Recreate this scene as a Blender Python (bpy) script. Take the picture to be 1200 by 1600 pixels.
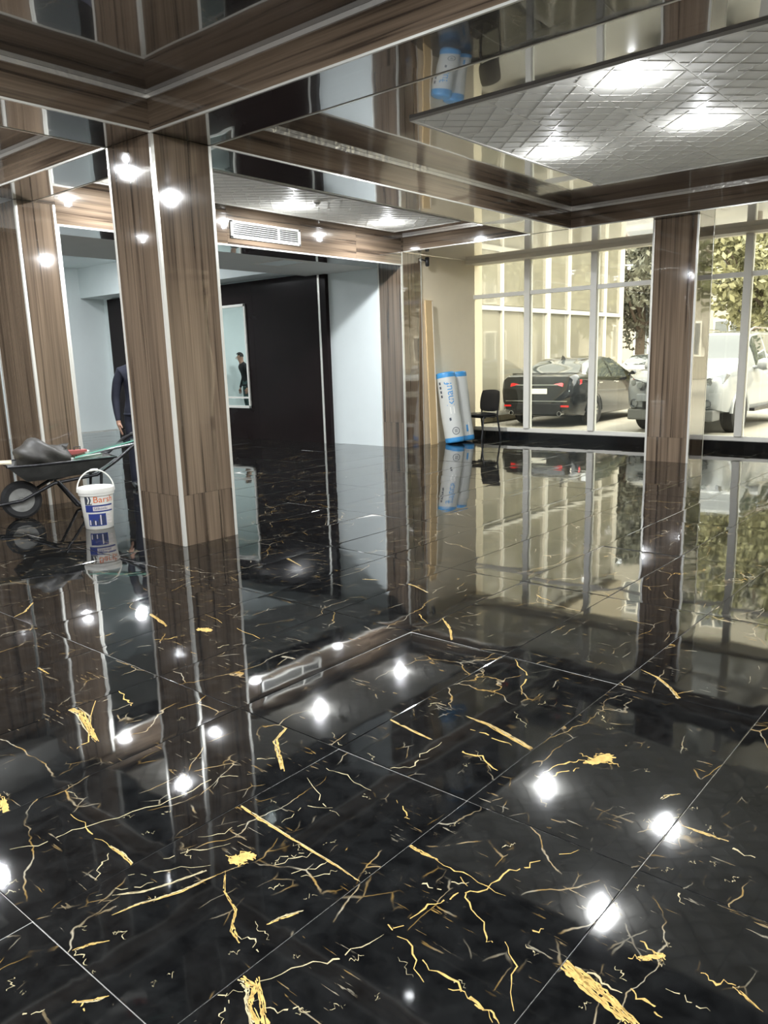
import bpy, bmesh, math, random
import numpy as np
from mathutils import Vector, Matrix

for o in list(bpy.data.objects):
    bpy.data.objects.remove(o, do_unlink=True)
scene = bpy.context.scene
col = scene.collection
RAD = math.radians

# ------------------------------------------------------------------ camera
CAM_H = 1.4652
F_PX, YAW, PITCH, ROLL = 1219.965, RAD(40.056), RAD(11.95), RAD(-1.572)
CX, CY = 617.904, 820.299
fw = Vector((-math.sin(YAW)*math.cos(PITCH), math.cos(YAW)*math.cos(PITCH), -math.sin(PITCH)))
rt = Vector((math.cos(YAW), math.sin(YAW), 0))
up = rt.cross(fw)
r2 = math.cos(ROLL)*rt + math.sin(ROLL)*up
u2 = -math.sin(ROLL)*rt + math.cos(ROLL)*up
cam_data = bpy.data.cameras.new('camera')
cam_data.sensor_fit = 'HORIZONTAL'
cam_data.sensor_width = 36.0
cam_data.lens = F_PX/1200*36.0
cam_data.shift_x = (600-CX)/1200
cam_data.shift_y = (CY-800)/1200
cam_data.clip_end = 300
cam = bpy.data.objects.new('camera', cam_data)
col.objects.link(cam)
Mw = Matrix((r2, u2, -fw)).transposed().to_4x4()
Mw.translation = (0, 0, CAM_H)
cam.matrix_world = Mw
scene.camera = cam

# ------------------------------------------------------------------ world, sun, exposure
scene.view_settings.view_transform = 'Standard'
scene.view_settings.look = 'None'
scene.view_settings.exposure = 0.32
scene.view_settings.gamma = 1.0
scene.view_settings.use_curve_mapping = False
world = bpy.data.worlds.new('overcast_sky')
scene.world = world
world.use_nodes = True
wn = world.node_tree.nodes
wl = world.node_tree.links
wn.clear()
w_out = wn.new('ShaderNodeOutputWorld')
w_bg = wn.new('ShaderNodeBackground')
w_sky = wn.new('ShaderNodeTexSky')
w_sky.sky_type = 'NISHITA'
w_sky.sun_disc = False
w_sky.sun_elevation = RAD(38)
w_sky.sun_rotation = RAD(150)
w_sky.dust_density = 6.0
w_sky.air_density = 1.0
w_mix = wn.new('ShaderNodeMixRGB')
w_mix.inputs[0].default_value = 0.75
w_mix.inputs[2].default_value = (4.3, 4.1, 3.6, 1)
wl.new(w_sky.outputs[0], w_mix.inputs[1])
wl.new(w_mix.outputs[0], w_bg.inputs[0])
w_bg.inputs[1].default_value = 1.15
wl.new(w_bg.outputs[0], w_out.inputs[0])
sun_d = bpy.data.lights.new('sun', 'SUN')
sun_d.energy = 3.5
sun_d.angle = RAD(8)
sun_d.color = (1.0, 0.9, 0.72)
sun = bpy.data.objects.new('sun', sun_d)
col.objects.link(sun)
sun.rotation_euler = Vector((-0.55, 0.42, -0.75)).to_track_quat('-Z', 'Y').to_euler()
DOWNLIGHT_W = 70.0
GLOW_W = 13.0
BACKROOM_W = 58.0

# ------------------------------------------------------------------ helpers
def ray(px, py):
    d = Vector(((px-CX)/F_PX, -(py-CY)/F_PX, 1.0))
    return r2*d.x + u2*d.y + fw*d.z

def floor_pt(px, py, z=0.0):
    d = ray(px, py)
    t = (z-CAM_H)/d.z
    return Vector((d.x*t, d.y*t, z))

def tag(o, label=None, cat=None, group=None, kind=None):
    if label: o['label'] = label
    if cat: o['category'] = cat
    if group: o['group'] = group
    if kind: o['kind'] = kind
    return o

def empty(name, loc=(0, 0, 0), rz=0.0, parent=None):
    o = bpy.data.objects.new(name, None)
    col.objects.link(o)
    o.location = loc
    o.rotation_euler = (0, 0, rz)
    o.empty_display_size = 0.1
    if parent: o.parent = parent
    return o

def thing(name, label, cat, loc=(0, 0, 0), rz=0.0, group=None):
    return tag(empty(name, loc, rz), label, cat, group)

def link(name, me, mat, parent=None, loc=None, rot=None):
    o = bpy.data.objects.new(name, me)
    col.objects.link(o)
    if mat is not None:
        ms = mat if isinstance(mat, (list, tuple)) else [mat]
        if len(me.materials) == 0:
            for m in ms: me.materials.append(m)
    if parent: o.parent = parent
    if loc is not None: o.location = loc
    if rot is not None: o.rotation_euler = rot
    return o

class MB:
    """collects simple solids into one mesh"""
    def __init__(s):
        s.v = []; s.f = []; s.sm = []
    def add(s, verts, faces, smooth=False):
        b = len(s.v)
        s.v += [tuple(v) for v in verts]
        for f in faces:
            s.f.append(tuple(b+i for i in f)); s.sm.append(smooth)
        return s
    def box(s, x0, x1, y0, y1, z0, z1, bev=0.0):
        if bev <= 0:
            v = [(x0,y0,z0),(x1,y0,z0),(x1,y1,z0),(x0,y1,z0),(x0,y0,z1),(x1,y0,z1),(x1,y1,z1),(x0,y1,z1)]
            return s.add(v, [(0,3,2,1),(4,5,6,7),(0,1,5,4),(1,2,6,5),(2,3,7,6),(3,0,4,7)])
        bm = bmesh.new()
        bmesh.ops.create_cube(bm, size=1)
        for v in bm.verts:
            v.co = Vector(((x0+x1)/2+v.co.x*(x1-x0), (y0+y1)/2+v.co.y*(y1-y0), (z0+z1)/2+v.co.z*(z1-z0)))
        bmesh.ops.bevel(bm, geom=list(bm.edges), offset=bev, segments=2, affect='EDGES', profile=0.6)
        return s.bm(bm)
    def bm(s, bm, smooth=False):
        bm.verts.index_update()
        s.add([v.co[:] for v in bm.verts], [[v.index for v in f.verts] for f in bm.faces], smooth)
        bm.free()
        return s
    def obox(s, c, ax, ay, az):
        """oriented box: centre and three half-axis vectors"""
        c = Vector(c); ax = Vector(ax); ay = Vector(ay); az = Vector(az)
        v = [c+sx*ax+sy*ay+sz*az for sz in (-1,1) for sx,sy in ((-1,-1),(1,-1),(1,1),(-1,1))]
        return s.add(v, [(0,3,2,1),(4,5,6,7),(0,1,5,4),(1,2,6,5),(2,3,7,6),(3,0,4,7)])
    def tube(s, pts, r, n=10, cap=True):
        pts = [Vector(p) for p in pts]
        rs = r if isinstance(r, (list, tuple)) else [r]*len(pts)
        rings = []
        prev = None
        for i, p in enumerate(pts):
            if i == 0: t = pts[1]-pts[0]
            elif i == len(pts)-1: t = pts[-1]-pts[-2]
            else: t = (pts[i+1]-pts[i]).normalized()+(pts[i]-pts[i-1]).normalized()
            t.normalize()
            if prev is None:
                a = Vector((0,0,1)) if abs(t.z) < 0.9 else Vector((1,0,0))
                u = t.cross(a).normalized()
            else:
                u = (prev-t*prev.dot(t)).normalized()
            prev = u
            w = t.cross(u)
            rings.append([p+(u*math.cos(2*math.pi*k/n)+w*math.sin(2*math.pi*k/n))*rs[i] for k in range(n)])
        v = [q for ring in rings for q in ring]
        f = []
        for i in range(len(pts)-1):
            for k in range(n):
                f.append((i*n+k, i*n+(k+1)%n, (i+1)*n+(k+1)%n, (i+1)*n+k))
        if cap:
            f.append(tuple(range(n-1,-1,-1))); f.append(tuple((len(pts)-1)*n+k for k in range(n)))
        return s.add(v, f, True)
    def lathe(s, prof, c=(0,0,0), n=32, axis='Z', closed=False):
        """prof: list of (r, h)"""
        v = []
        for r, hh in prof:
            for k in range(n):
                a = 2*math.pi*k/n
                p = (r*math.cos(a), r*math.sin(a), hh)
                if axis == 'X': p = (p[2], p[0], p[1])
                if axis == 'Y': p = (p[1], p[2], p[0])
                v.append((p[0]+c[0], p[1]+c[1], p[2]+c[2]))
        f = []
        m = len(prof)
        for i in range(m-1 if not closed else m):
            j = (i+1) % m
            for k in range(n):
                f.append((i*n+k, i*n+(k+1)%n, j*n+(k+1)%n, j*n+k))
        if not closed:
            if prof[0][0] > 1e-6: f.append(tuple(range(n-1,-1,-1)))
            if prof[-1][0] > 1e-6: f.append(tuple((m-1)*n+k for k in range(n)))
        return s.add(v, f, True)
    def poly(s, pts):
        return s.add(pts, [tuple(range(len(pts)))])
    def mesh(s, name):
        me = bpy.data.meshes.new(name)
        me.from_pydata(s.v, [], s.f)
        me.polygons.foreach_set('use_smooth', s.sm)
        bm = bmesh.new(); bm.from_mesh(me)
        bmesh.ops.remove_doubles(bm, verts=bm.verts, dist=1e-6)
        bmesh.ops.recalc_face_normals(bm, faces=bm.faces)
        bm.to_mesh(me); bm.free()
        me.update()
        return me
    def build(s, name, mat, parent=None, loc=None, rot=None):
        me = s.mesh(name)
        if any(s.sm) and hasattr(me, 'set_sharp_from_angle'):
            me.set_sharp_from_angle(angle=RAD(40))
        return link(name, me, mat, parent, loc, rot)

def box(name, mat, parent, x0, x1, y0, y1, z0, z1, bev=0.0):
    return MB().box(x0, x1, y0, y1, z0, z1, bev).build(name, mat, parent)

# ------------------------------------------------------------------ materials
MATS = {}
def pmat(name, color, rough=0.5, metal=0.0, ior=1.5, vary=0.06, vscale=6.0, coat=0.0, coat_ior=1.5, bump=0.0, bscale=40.0, emit=None, estr=0.0, sheen=0.0):
    m = bpy.data.materials.new(name)
    m.use_nodes = True
    nt = m.node_tree; n = nt.nodes; l = nt.links
    b = n['Principled BSDF']
    b.inputs['Roughness'].default_value = rough
    b.inputs['Metallic'].default_value = metal
    b.inputs['IOR'].default_value = ior
    b.inputs['Coat Weight'].default_value = coat
    b.inputs['Coat IOR'].default_value = coat_ior
    b.inputs['Coat Roughness'].default_value = 0.02
    tc = n.new('ShaderNodeTexCoord')
    no = n.new('ShaderNodeTexNoise')
    no.inputs['Scale'].default_value = vscale
    no.inputs['Detail'].default_value = 4
    l.new(tc.outputs['Object'], no.inputs['Vector'])
    mx = n.new('ShaderNodeMixRGB')
    mx.inputs[1].default_value = (*[max(0, c*(1-vary)) for c in color], 1)
    mx.inputs[2].default_value = (*[min(1, c*(1+vary)) for c in color], 1)
    l.new(no.outputs['Fac'], mx.inputs[0])
    l.new(mx.outputs[0], b.inputs['Base Color'])
    if bump > 0:
        nb = n.new('ShaderNodeTexNoise'); nb.inputs['Scale'].default_value = bscale
        l.new(tc.outputs['Object'], nb.inputs['Vector'])
        bp = n.new('ShaderNodeBump'); bp.inputs['Strength'].default_value = bump; bp.inputs['Distance'].default_value = 0.01
        l.new(nb.outputs['Fac'], bp.inputs['Height']); l.new(bp.outputs[0], b.inputs['Normal'])
    if emit:
        b.inputs['Emission Color'].default_value = (*emit, 1)
        b.inputs['Emission Strength'].default_value = estr
    MATS[name] = m
    return m

def wood_mat(name, axis, light=(0.185, 0.138, 0.096), dark=(0.055, 0.040, 0.029), rough=0.07, ior=1.5, amount=1.0, coat_ior=1.7):
    m = bpy.data.materials.new(name)
    m.use_nodes = True
    nt = m.node_tree; n = nt.nodes; l = nt.links
    b = n['Principled BSDF']
    tc = n.new('ShaderNodeTexCoord')
    oi = n.new('ShaderNodeObjectInfo')
    vm = n.new('ShaderNodeVectorMath'); vm.operation = 'SCALE'
    cmb = n.new('ShaderNodeCombineXYZ')
    mu = n.new('ShaderNodeMath'); mu.operation = 'MULTIPLY'; mu.inputs[1].default_value = 7.3
    l.new(oi.outputs['Random'], mu.inputs[0])
    for i in range(3): l.new(mu.outputs[0], cmb.inputs[i])
    ad = n.new('ShaderNodeVectorMath'); ad.operation = 'ADD'
    l.new(tc.outputs['Object'], ad.inputs[0]); l.new(cmb.outputs[0], ad.inputs[1])
    def layer(sc, along, detail, dist):
        mp = n.new('ShaderNodeMapping')
        s = [sc, sc, sc]; s['XYZ'.index(axis)] = along
        mp.inputs['Scale'].default_value = s
        no = n.new('ShaderNodeTexNoise'); no.inputs['Scale'].default_value = 1.0
        no.inputs['Detail'].default_value = detail; no.inputs['Distortion'].default_value = dist
        no.inputs['Roughness'].default_value = 0.6
        l.new(ad.outputs[0], mp.inputs['Vector']); l.new(mp.outputs[0], no.inputs['Vector'])
        return no
    n1 = layer(21.0, 0.40, 2.5, 0.35)
    n2 = layer(70.0, 0.9, 3.0, 0.2)
    n3 = layer(5.0, 0.25, 1.0, 0.3)
    r1 = n.new('ShaderNodeValToRGB')
    e = r1.color_ramp.elements
    e[0].position = 0.35; e[0].color = (*dark, 1)
    e[1].position = 0.58; e[1].color = (*light, 1)
    e2 = r1.color_ramp.elements.new(0.44); e2.color = (*[0.35*d+0.65*q for d, q in zip(dark, light)], 1)
    l.new(n1.outputs['Fac'], r1.inputs[0])
    m1 = n.new('ShaderNodeMixRGB'); m1.blend_type = 'MULTIPLY'; m1.inputs[0].default_value = 0.55*amount
    rr = n.new('ShaderNodeValToRGB'); rr.color_ramp.elements[0].position = 0.3; rr.color_ramp.elements[0].color = (0.55, 0.52, 0.5, 1)
    rr.color_ramp.elements[1].position = 0.65; rr.color_ramp.elements[1].color = (1.1, 1.1, 1.1, 1)
    l.new(n2.outputs['Fac'], rr.inputs[0]); l.new(r1.outputs[0], m1.inputs[1]); l.new(rr.outputs[0], m1.inputs[2])
    m2 = n.new('ShaderNodeMixRGB'); m2.blend_type = 'MULTIPLY'; m2.inputs[0].default_value = 0.4
    rb = n.new('ShaderNodeValToRGB'); rb.color_ramp.elements[0].position = 0.35; rb.color_ramp.elements[0].color = (0.62, 0.6, 0.6, 1)
    rb.color_ramp.elements[1].position = 0.62; rb.color_ramp.elements[1].color = (1.15, 1.13, 1.1, 1)
    l.new(n3.outputs['Fac'], rb.inputs[0]); l.new(m1.outputs[0], m2.inputs[1]); l.new(rb.outputs[0], m2.inputs[2])
    l.new(m2.outputs[0], b.inputs['Base Color'])
    b.inputs['Roughness'].default_value = rough
    b.inputs['IOR'].default_value = ior
    b.inputs['Coat Weight'].default_value = 1.0
    b.inputs['Coat IOR'].default_value = coat_ior
    b.inputs['Coat Roughness'].default_value = 0.015
    # sheets of laminate are never quite flat
    wv = n.new('ShaderNodeTexNoise'); wv.inputs['Scale'].default_value = 2.2; wv.inputs['Detail'].default_value = 0.0
    l.new(tc.outputs['Object'], wv.inputs['Vector'])
    bp = n.new('ShaderNodeBump'); bp.inputs['Strength'].default_value = 0.05; bp.inputs['Distance'].default_value = 0.04
    l.new(wv.outputs['Fac'], bp.inputs['Height']); l.new(bp.outputs[0], b.inputs['Coat Normal'])
    MATS[name] = m
    return m

def tile_mat():
    m = bpy.data.materials.new('black_gold_marble')
    m.use_nodes = True
    nt = m.node_tree; n = nt.nodes; l = nt.links
    b = n['Principled BSDF']
    tc = n.new('ShaderNodeTexCoord'); oi = n.new('ShaderNodeObjectInfo')
    mu = n.new('ShaderNodeMath'); mu.operation = 'MULTIPLY'; mu.inputs[1].default_value = 53.0
    l.new(oi.outputs['Random'], mu.inputs[0])
    cmb = n.new('ShaderNodeCombineXYZ')
    for i in range(3): l.new(mu.outputs[0], cmb.inputs[i])
    ad = n.new('ShaderNodeVectorMath'); ad.operation = 'ADD'
    l.new(tc.outputs['Object'], ad.inputs[0]); l.new(cmb.outputs[0], ad.inputs[1])
    def noise(scale, detail, dist=0.0, stretch=(1,1,1), rotz=0.0, rough=0.55):
        mp = n.new('ShaderNodeMapping'); mp.inputs['Scale'].default_value = stretch
        mp.inputs['Rotation'].default_value = (0, 0, rotz)
        no = n.new('ShaderNodeTexNoise'); no.inputs['Scale'].default_value = scale; no.inputs['Detail'].default_value = detail
        no.inputs['Distortion'].default_value = dist; no.inputs['Roughness'].default_value = rough
        l.new(ad.outputs[0], mp.inputs['Vector']); l.new(mp.outputs[0], no.inputs['Vector'])
        return no.outputs['Fac']
    def math_(op, a, bb, c=None):
        x = n.new('ShaderNodeMath'); x.operation = op
        for i, q in enumerate((a, bb)):
            if isinstance(q, (int, float)): x.inputs[i].default_value = q
            else: l.new(q, x.inputs[i])
        return x.outputs[0]
    def line(fac, width):
        d = math_('ABSOLUTE', math_('SUBTRACT', fac, 0.5), 0)
        mr = n.new('ShaderNodeMapRange'); mr.inputs['From Min'].default_value = 0.0; mr.inputs['From Max'].default_value = width
        mr.inputs['To Min'].default_value = 1.0; mr.inputs['To Max'].default_value = 0.0
        l.new(d, mr.inputs['Value'])
        return mr.outputs[0]
    def gate(fac, lo, hi):
        mr = n.new('ShaderNodeMapRange'); mr.inputs['From Min'].default_value = lo; mr.inputs['From Max'].default_value = hi
        l.new(fac, mr.inputs['Value'])
        return mr.outputs[0]
    def crack(scale, width, dist, stretch=(1, 1, 1), rotz=0.0):
        nz = n.new('ShaderNodeTexNoise'); nz.inputs['Scale'].default_value = 3.5; nz.inputs['Detail'].default_value = 4
        l.new(ad.outputs[0], nz.inputs['Vector'])
        sb = n.new('ShaderNodeVectorMath'); sb.operation = 'SUBTRACT'; sb.inputs[1].default_value = (0.5, 0.5, 0.5)
        l.new(nz.outputs['Color'], sb.inputs[0])
        sc_ = n.new('ShaderNodeVectorMath'); sc_.operation = 'SCALE'; sc_.inputs['Scale'].default_value = dist
        l.new(sb.outputs[0], sc_.inputs[0])
        a2 = n.new('ShaderNodeVectorMath'); a2.operation = 'ADD'
        l.new(ad.outputs[0], a2.inputs[0]); l.new(sc_.outputs[0], a2.inputs[1])
        mp = n.new('ShaderNodeMapping'); mp.inputs['Scale'].default_value = stretch; mp.inputs['Rotation'].default_value = (0, 0, rotz)
        l.new(a2.outputs[0], mp.inputs['Vector'])
        vo = n.new('ShaderNodeTexVoronoi'); vo.feature = 'DISTANCE_TO_EDGE'; vo.inputs['Scale'].default_value = scale
        l.new(mp.outputs[0], vo.inputs['Vector'])
        mr = n.new('ShaderNodeMapRange'); mr.inputs['From Min'].default_value = 0.0; mr.inputs['From Max'].default_value = width
        mr.inputs['To Min'].default_value = 1.0; mr.inputs['To Max'].default_value = 0.0
        l.new(vo.outputs['Distance'], mr.inputs['Value'])
        return mr.outputs[0]
    v1 = math_('MULTIPLY', crack(1.5, 0.004, 0.22, (1, 0.6, 1), 0.5), gate(noise(2.3, 3), 0.47, 0.56))
    v2 = math_('MULTIPLY', crack(4.5, 0.011, 0.12, (1, 0.5, 1), -0.7), gate(noise(3.6, 3), 0.56, 0.64))
    v3 = math_('MULTIPLY', gate(noise(1.0, 3, 0.3, (9, 75, 1), 0.35, 0.6), 0.635, 0.67), gate(noise(3.1, 3), 0.52, 0.60))
    gold = math_('MULTIPLY', gate(noise(6.0, 6, 0.8, (1, 0.5, 1), 0.9, 0.7), 0.70, 0.73), 1.0)
    fine = math_('MULTIPLY', crack(12.0, 0.03, 0.10, (1, 0.6, 1), 0.2), gate(noise(6.0, 2), 0.60, 0.72))
    speck = math_('MULTIPLY', gate(noise(55.0, 3, 0.0, (1, 1, 1), 0.0, 0.7), 0.68, 0.76), gate(noise(2.2, 2), 0.5, 0.6))
    base = n.new('ShaderNodeValToRGB')
    base.color_ramp.elements[0].position = 0.35; base.color_ramp.elements[0].color = (0.0030, 0.0032, 0.0034, 1)
    base.color_ramp.elements[1].position = 0.75; base.color_ramp.elements[1].color = (0.010, 0.0105, 0.0105, 1)
    l.new(noise(14.0, 6, 0.3), base.inputs[0])
    vc = n.new('ShaderNodeValToRGB')
    vc.color_ramp.elements[0].position = 0.42; vc.color_ramp.elements[0].color = (0.50, 0.31, 0.09, 1)
    vc.color_ramp.elements[1].position = 0.6; vc.color_ramp.elements[1].color = (0.55, 0.49, 0.36, 1)
    l.new(noise(8.0, 2), vc.inputs[0])
    fac = math_('MAXIMUM', v1, math_('MAXIMUM', v2, math_('MULTIPLY', v3, 0.6)))
    fac = math_('MAXIMUM', fac, gold)
    fac = math_('MAXIMUM', fac, math_('MULTIPLY', fine, 0.55))
    fac = math_('MAXIMUM', fac, math_('MULTIPLY', speck, 0.25))
    fac = math_('MULTIPLY', fac, 0.6)
    mx = n.new('ShaderNodeMixRGB')
    l.new(fac, mx.inputs[0]); l.new(base.outputs[0], mx.inputs[1]); l.new(vc.outputs[0], mx.inputs[2])
    l.new(mx.outputs[0], b.inputs['Base Color'])
    b.inputs['Roughness'].default_value = 0.035
    b.inputs['IOR'].default_value = 1.82
    wv = n.new('ShaderNodeTexNoise'); wv.inputs['Scale'].default_value = 4.5; wv.inputs['Detail'].default_value = 1.0
    l.new(ad.outputs[0], wv.inputs['Vector'])
    bp = n.new('ShaderNodeBump'); bp.inputs['Strength'].default_value = 0.10; bp.inputs['Distance'].default_value = 0.006
    l.new(wv.outputs['Fac'], bp.inputs['Height']); l.new(bp.outputs[0], b.inputs['Normal'])
    MATS['tile'] = m
    return m

def glass_mat(name, tint=(0.93, 0.95, 0.92), fmul=1.0, rough=0.0):
    m = bpy.data.materials.new(name)
    m.use_nodes = True
    nt = m.node_tree; n = nt.nodes; l = nt.links
    n.clear()
    out = n.new('ShaderNodeOutputMaterial')
    tr = n.new('ShaderNodeBsdfTransparent'); tr.inputs[0].default_value = (*tint, 1)
    gl = n.new('ShaderNodeBsdfGlossy'); gl.inputs['Roughness'].default_value = rough
    fr = n.new('ShaderNodeFresnel'); fr.inputs['IOR'].default_value = 1.5
    tc = n.new('ShaderNodeTexCoord')
    no = n.new('ShaderNodeTexNoise'); no.inputs['Scale'].default_value = 0.8
    l.new(tc.outputs['Object'], no.inputs['Vector'])
    bp = n.new('ShaderNodeBump'); bp.inputs['Strength'].default_value = 0.03; bp.inputs['Distance'].default_value = 0.02
    l.new(no.outputs['Fac'], bp.inputs['Height']); l.new(bp.outputs[0], gl.inputs['Normal'])
    mm = n.new('ShaderNodeMath'); mm.operation = 'MULTIPLY'; mm.inputs[1].default_value = fmul
    l.new(fr.outputs[0], mm.inputs[0])
    mx = n.new('ShaderNodeMixShader')
    l.new(mm.outputs[0], mx.inputs[0]); l.new(tr.outputs[0], mx.inputs[1]); l.new(gl.outputs[0], mx.inputs[2])
    l.new(mx.outputs[0], out.inputs[0])
    MATS[name] = m
    return m

W_V = wood_mat('column_wood', 'Z')
W_X = wood_mat('beam_wood_x', 'X')
W_Y = wood_mat('beam_wood_y', 'Y')
GL_X = wood_mat('gloss_ceiling_x', 'X', light=(0.060, 0.050, 0.046), dark=(0.022, 0.018, 0.017), rough=0.12, amount=0.5, coat_ior=2.3)
GL_Y = wood_mat('gloss_ceiling_y', 'Y', light=(0.060, 0.050, 0.046), dark=(0.022, 0.018, 0.017), rough=0.12, amount=0.5, coat_ior=2.3)
SILVER = pmat('silver_trim', (0.84, 0.83, 0.76), rough=0.25, metal=0.45, bump=0.15, bscale=14)
FOIL = pmat('crumpled_foil', (0.90, 0.88, 0.82), rough=0.22, metal=0.5, bump=0.6, bscale=18)
TILE = tile_mat()
GROUT = pmat('grout', (0.42, 0.41, 0.38), rough=0.8)
GOLD = pmat('gold_vein', (0.50, 0.335, 0.11), rough=0.05, vary=0.55, vscale=55)
PALEGOLD = pmat('pale_vein', (0.42, 0.355, 0.21), rough=0.05, vary=0.4, vscale=45)
WHITE = pmat('white_paint', (0.74, 0.80, 0.79), rough=0.6, vary=0.02)
GREYCEIL = pmat('grey_ceiling', (0.62, 0.62, 0.58), rough=0.7, vary=0.03)
CREAM = pmat('cream_paint', (0.86, 0.75, 0.55), rough=0.55, vary=0.03)
STRIPGLOSS = pmat('strip_ceiling_gloss', (0.66, 0.61, 0.51), rough=0.12, vary=0.03, coat=1.0, coat_ior=1.8)
CREAMTRIM = pmat('cream_header', (0.88, 0.80, 0.64), rough=0.5, vary=0.03)
PANELW = pmat('ceiling_tile_white', (0.88, 0.87, 0.81), rough=0.6, vary=0.04, vscale=3)
PANELR = pmat('ceiling_tile_relief', (0.74, 0.73, 0.68), rough=0.4)
DARKWALL = pmat('dark_brown_laminate', (0.012, 0.007, 0.007), rough=0.16, ior=1.25, vary=0.3, vscale=2)
FRAMEW = pmat('window_frame_white', (0.80, 0.78, 0.70), rough=0.35, vary=0.03)
BLACKSTONE = pmat('black_sill_stone', (0.010, 0.010, 0.010), rough=0.08, vary=0.5, vscale=20)
GLASS = glass_mat('window_glass')
CARGLASS = pmat('car_glass', (0.05, 0.06, 0.06), rough=0.02, ior=1.6, coat=1.0, coat_ior=1.8)
MIRROR = pmat('mirror_glass', (0.78, 0.88, 0.84), rough=0.01, metal=1.0, vary=0.01)
LENS = pmat('downlight_lens', (0.9, 0.9, 0.9), rough=0.4, emit=(0.93, 0.97, 1.0), estr=28.0)
CHROME = pmat('chrome', (0.82, 0.82, 0.82), rough=0.12, metal=1.0, vary=0.02)
BLACKPL = pmat('black_plastic', (0.012, 0.012, 0.013), rough=0.35)
BLACKMET = pmat('black_painted_steel', (0.018, 0.018, 0.020), rough=0.3, vary=0.2)
RUBBER = pmat('rubber', (0.022, 0.022, 0.022), rough=0.75, bump=0.2)
DIRTY = pmat('dirty_steel', (0.05, 0.05, 0.045), rough=0.5, vary=0.7, vscale=9, bump=0.15)
WHITEPL = pmat('white_plastic', (0.82, 0.81, 0.74), rough=0.3, vary=0.02)

# ------------------------------------------------------------------ key dimensions (metres; camera at the origin)
Z_BEAM = 3.167      # underside of the beams
Z_CEIL = 3.42       # glossy ceiling inside the coffers
XW = -8.36          # panelled wall with the grille, facing +X
YB = 10.33          # face of the beam towards the windows
Y_WIN = 12.40       # window wall
BX0, BX1 = -5.99, -5.38     # long beam over the near column
BY0, BY1 = 3.69, 4.24       # cross beam over the near column
RX1 = 1.60                  # next long beam to the right, out of view
ROOM_X1, ROOM_Y0 = 5.6, -4.6

# ================================================================== floor
floor = tag(box('floor', GROUT, None, -17.5, ROOM_X1, ROOM_Y0, Y_WIN, -0.10, -0.003), 'black polished marble tile floor with gold veins', 'floor', kind='structure')
rng = random.Random(7)
TX, TY, GX, GY = 0.6, 1.2, -1.973, 1.969
def tile_mesh():
    m = MB()
    g = 0.0011
    x, y = TX/2-g, TY/2-g
    b = 0.0022
    rings = [(0.0, -0.0025), (0.0, -0.0012), (b, -0.00030), (0.022, -0.00008), (0.050, 0.0)]
    v = []
    for ins, z in rings:
        v += [(-x+ins, -y+ins, z), (x-ins, -y+ins, z), (x-ins, y-ins, z), (-x+ins, y-ins, z)]
    f = []
    for r in range(len(rings)-1):
        for k in range(4):
            f.append((r*4+k, r*4+(k+1) % 4, r*4+4+(k+1) % 4, r*4+4+k))
    f.append(tuple(16+k for k in range(4)))
    m.add(v, f[:4]); m.add(v, f[4:], True)
    return m.mesh('floor_tile')
tm = tile_mesh(); tm.set_sharp_from_angle(angle=RAD(12)); tm.materials.append(TILE)
cells = []
for i in range(-26, 13):
    for j in range(-6, 9):
        cx, cy = GX+(i+0.5)*TX, GY+(j+0.5)*TY
        if -17.5 < cx-0.3 and cx+0.3 < ROOM_X1 and cy-0.6 > ROOM_Y0 and cy+0.6 < Y_WIN+0.6:
            d = Vector((cx, cy, -CAM_H))
            f = d.dot(fw)
            if f > 0.3:
                px = CX+F_PX*d.dot(r2)/f; py = CY-F_PX*d.dot(u2)/f
                vis = -150 < px < 1350 and py < 1850
            else: vis = False
            cells.append((0 if vis else 1, math.hypot(cx, cy), i, j, cx, cy))
cells.sort()
tiles = {}
rest = MB()
for k, (nv, dist, i, j, cx, cy) in enumerate(cells):
    rx, ry = rng.gauss(0, 0.0016), rng.gauss(0, 0.0022)
    if k < 300:
        o = link('floor_tile', tm, None, floor, (cx, cy, 0), (rx, ry, 0))
        tiles[(i, j)] = o
    else:
        x, y = TX/2-0.0012, TY/2-0.0012
        rest.add([(cx+sx*x, cy+sy*y, sy*y*rx-sx*x*ry) for sx, sy in ((-1,-1),(1,-1),(1,1),(-1,1))], [(0,1,2,3)])
ro = rest.build('floor_tile_remainder', TILE, floor); ro['kind'] = 'stuff'

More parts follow.
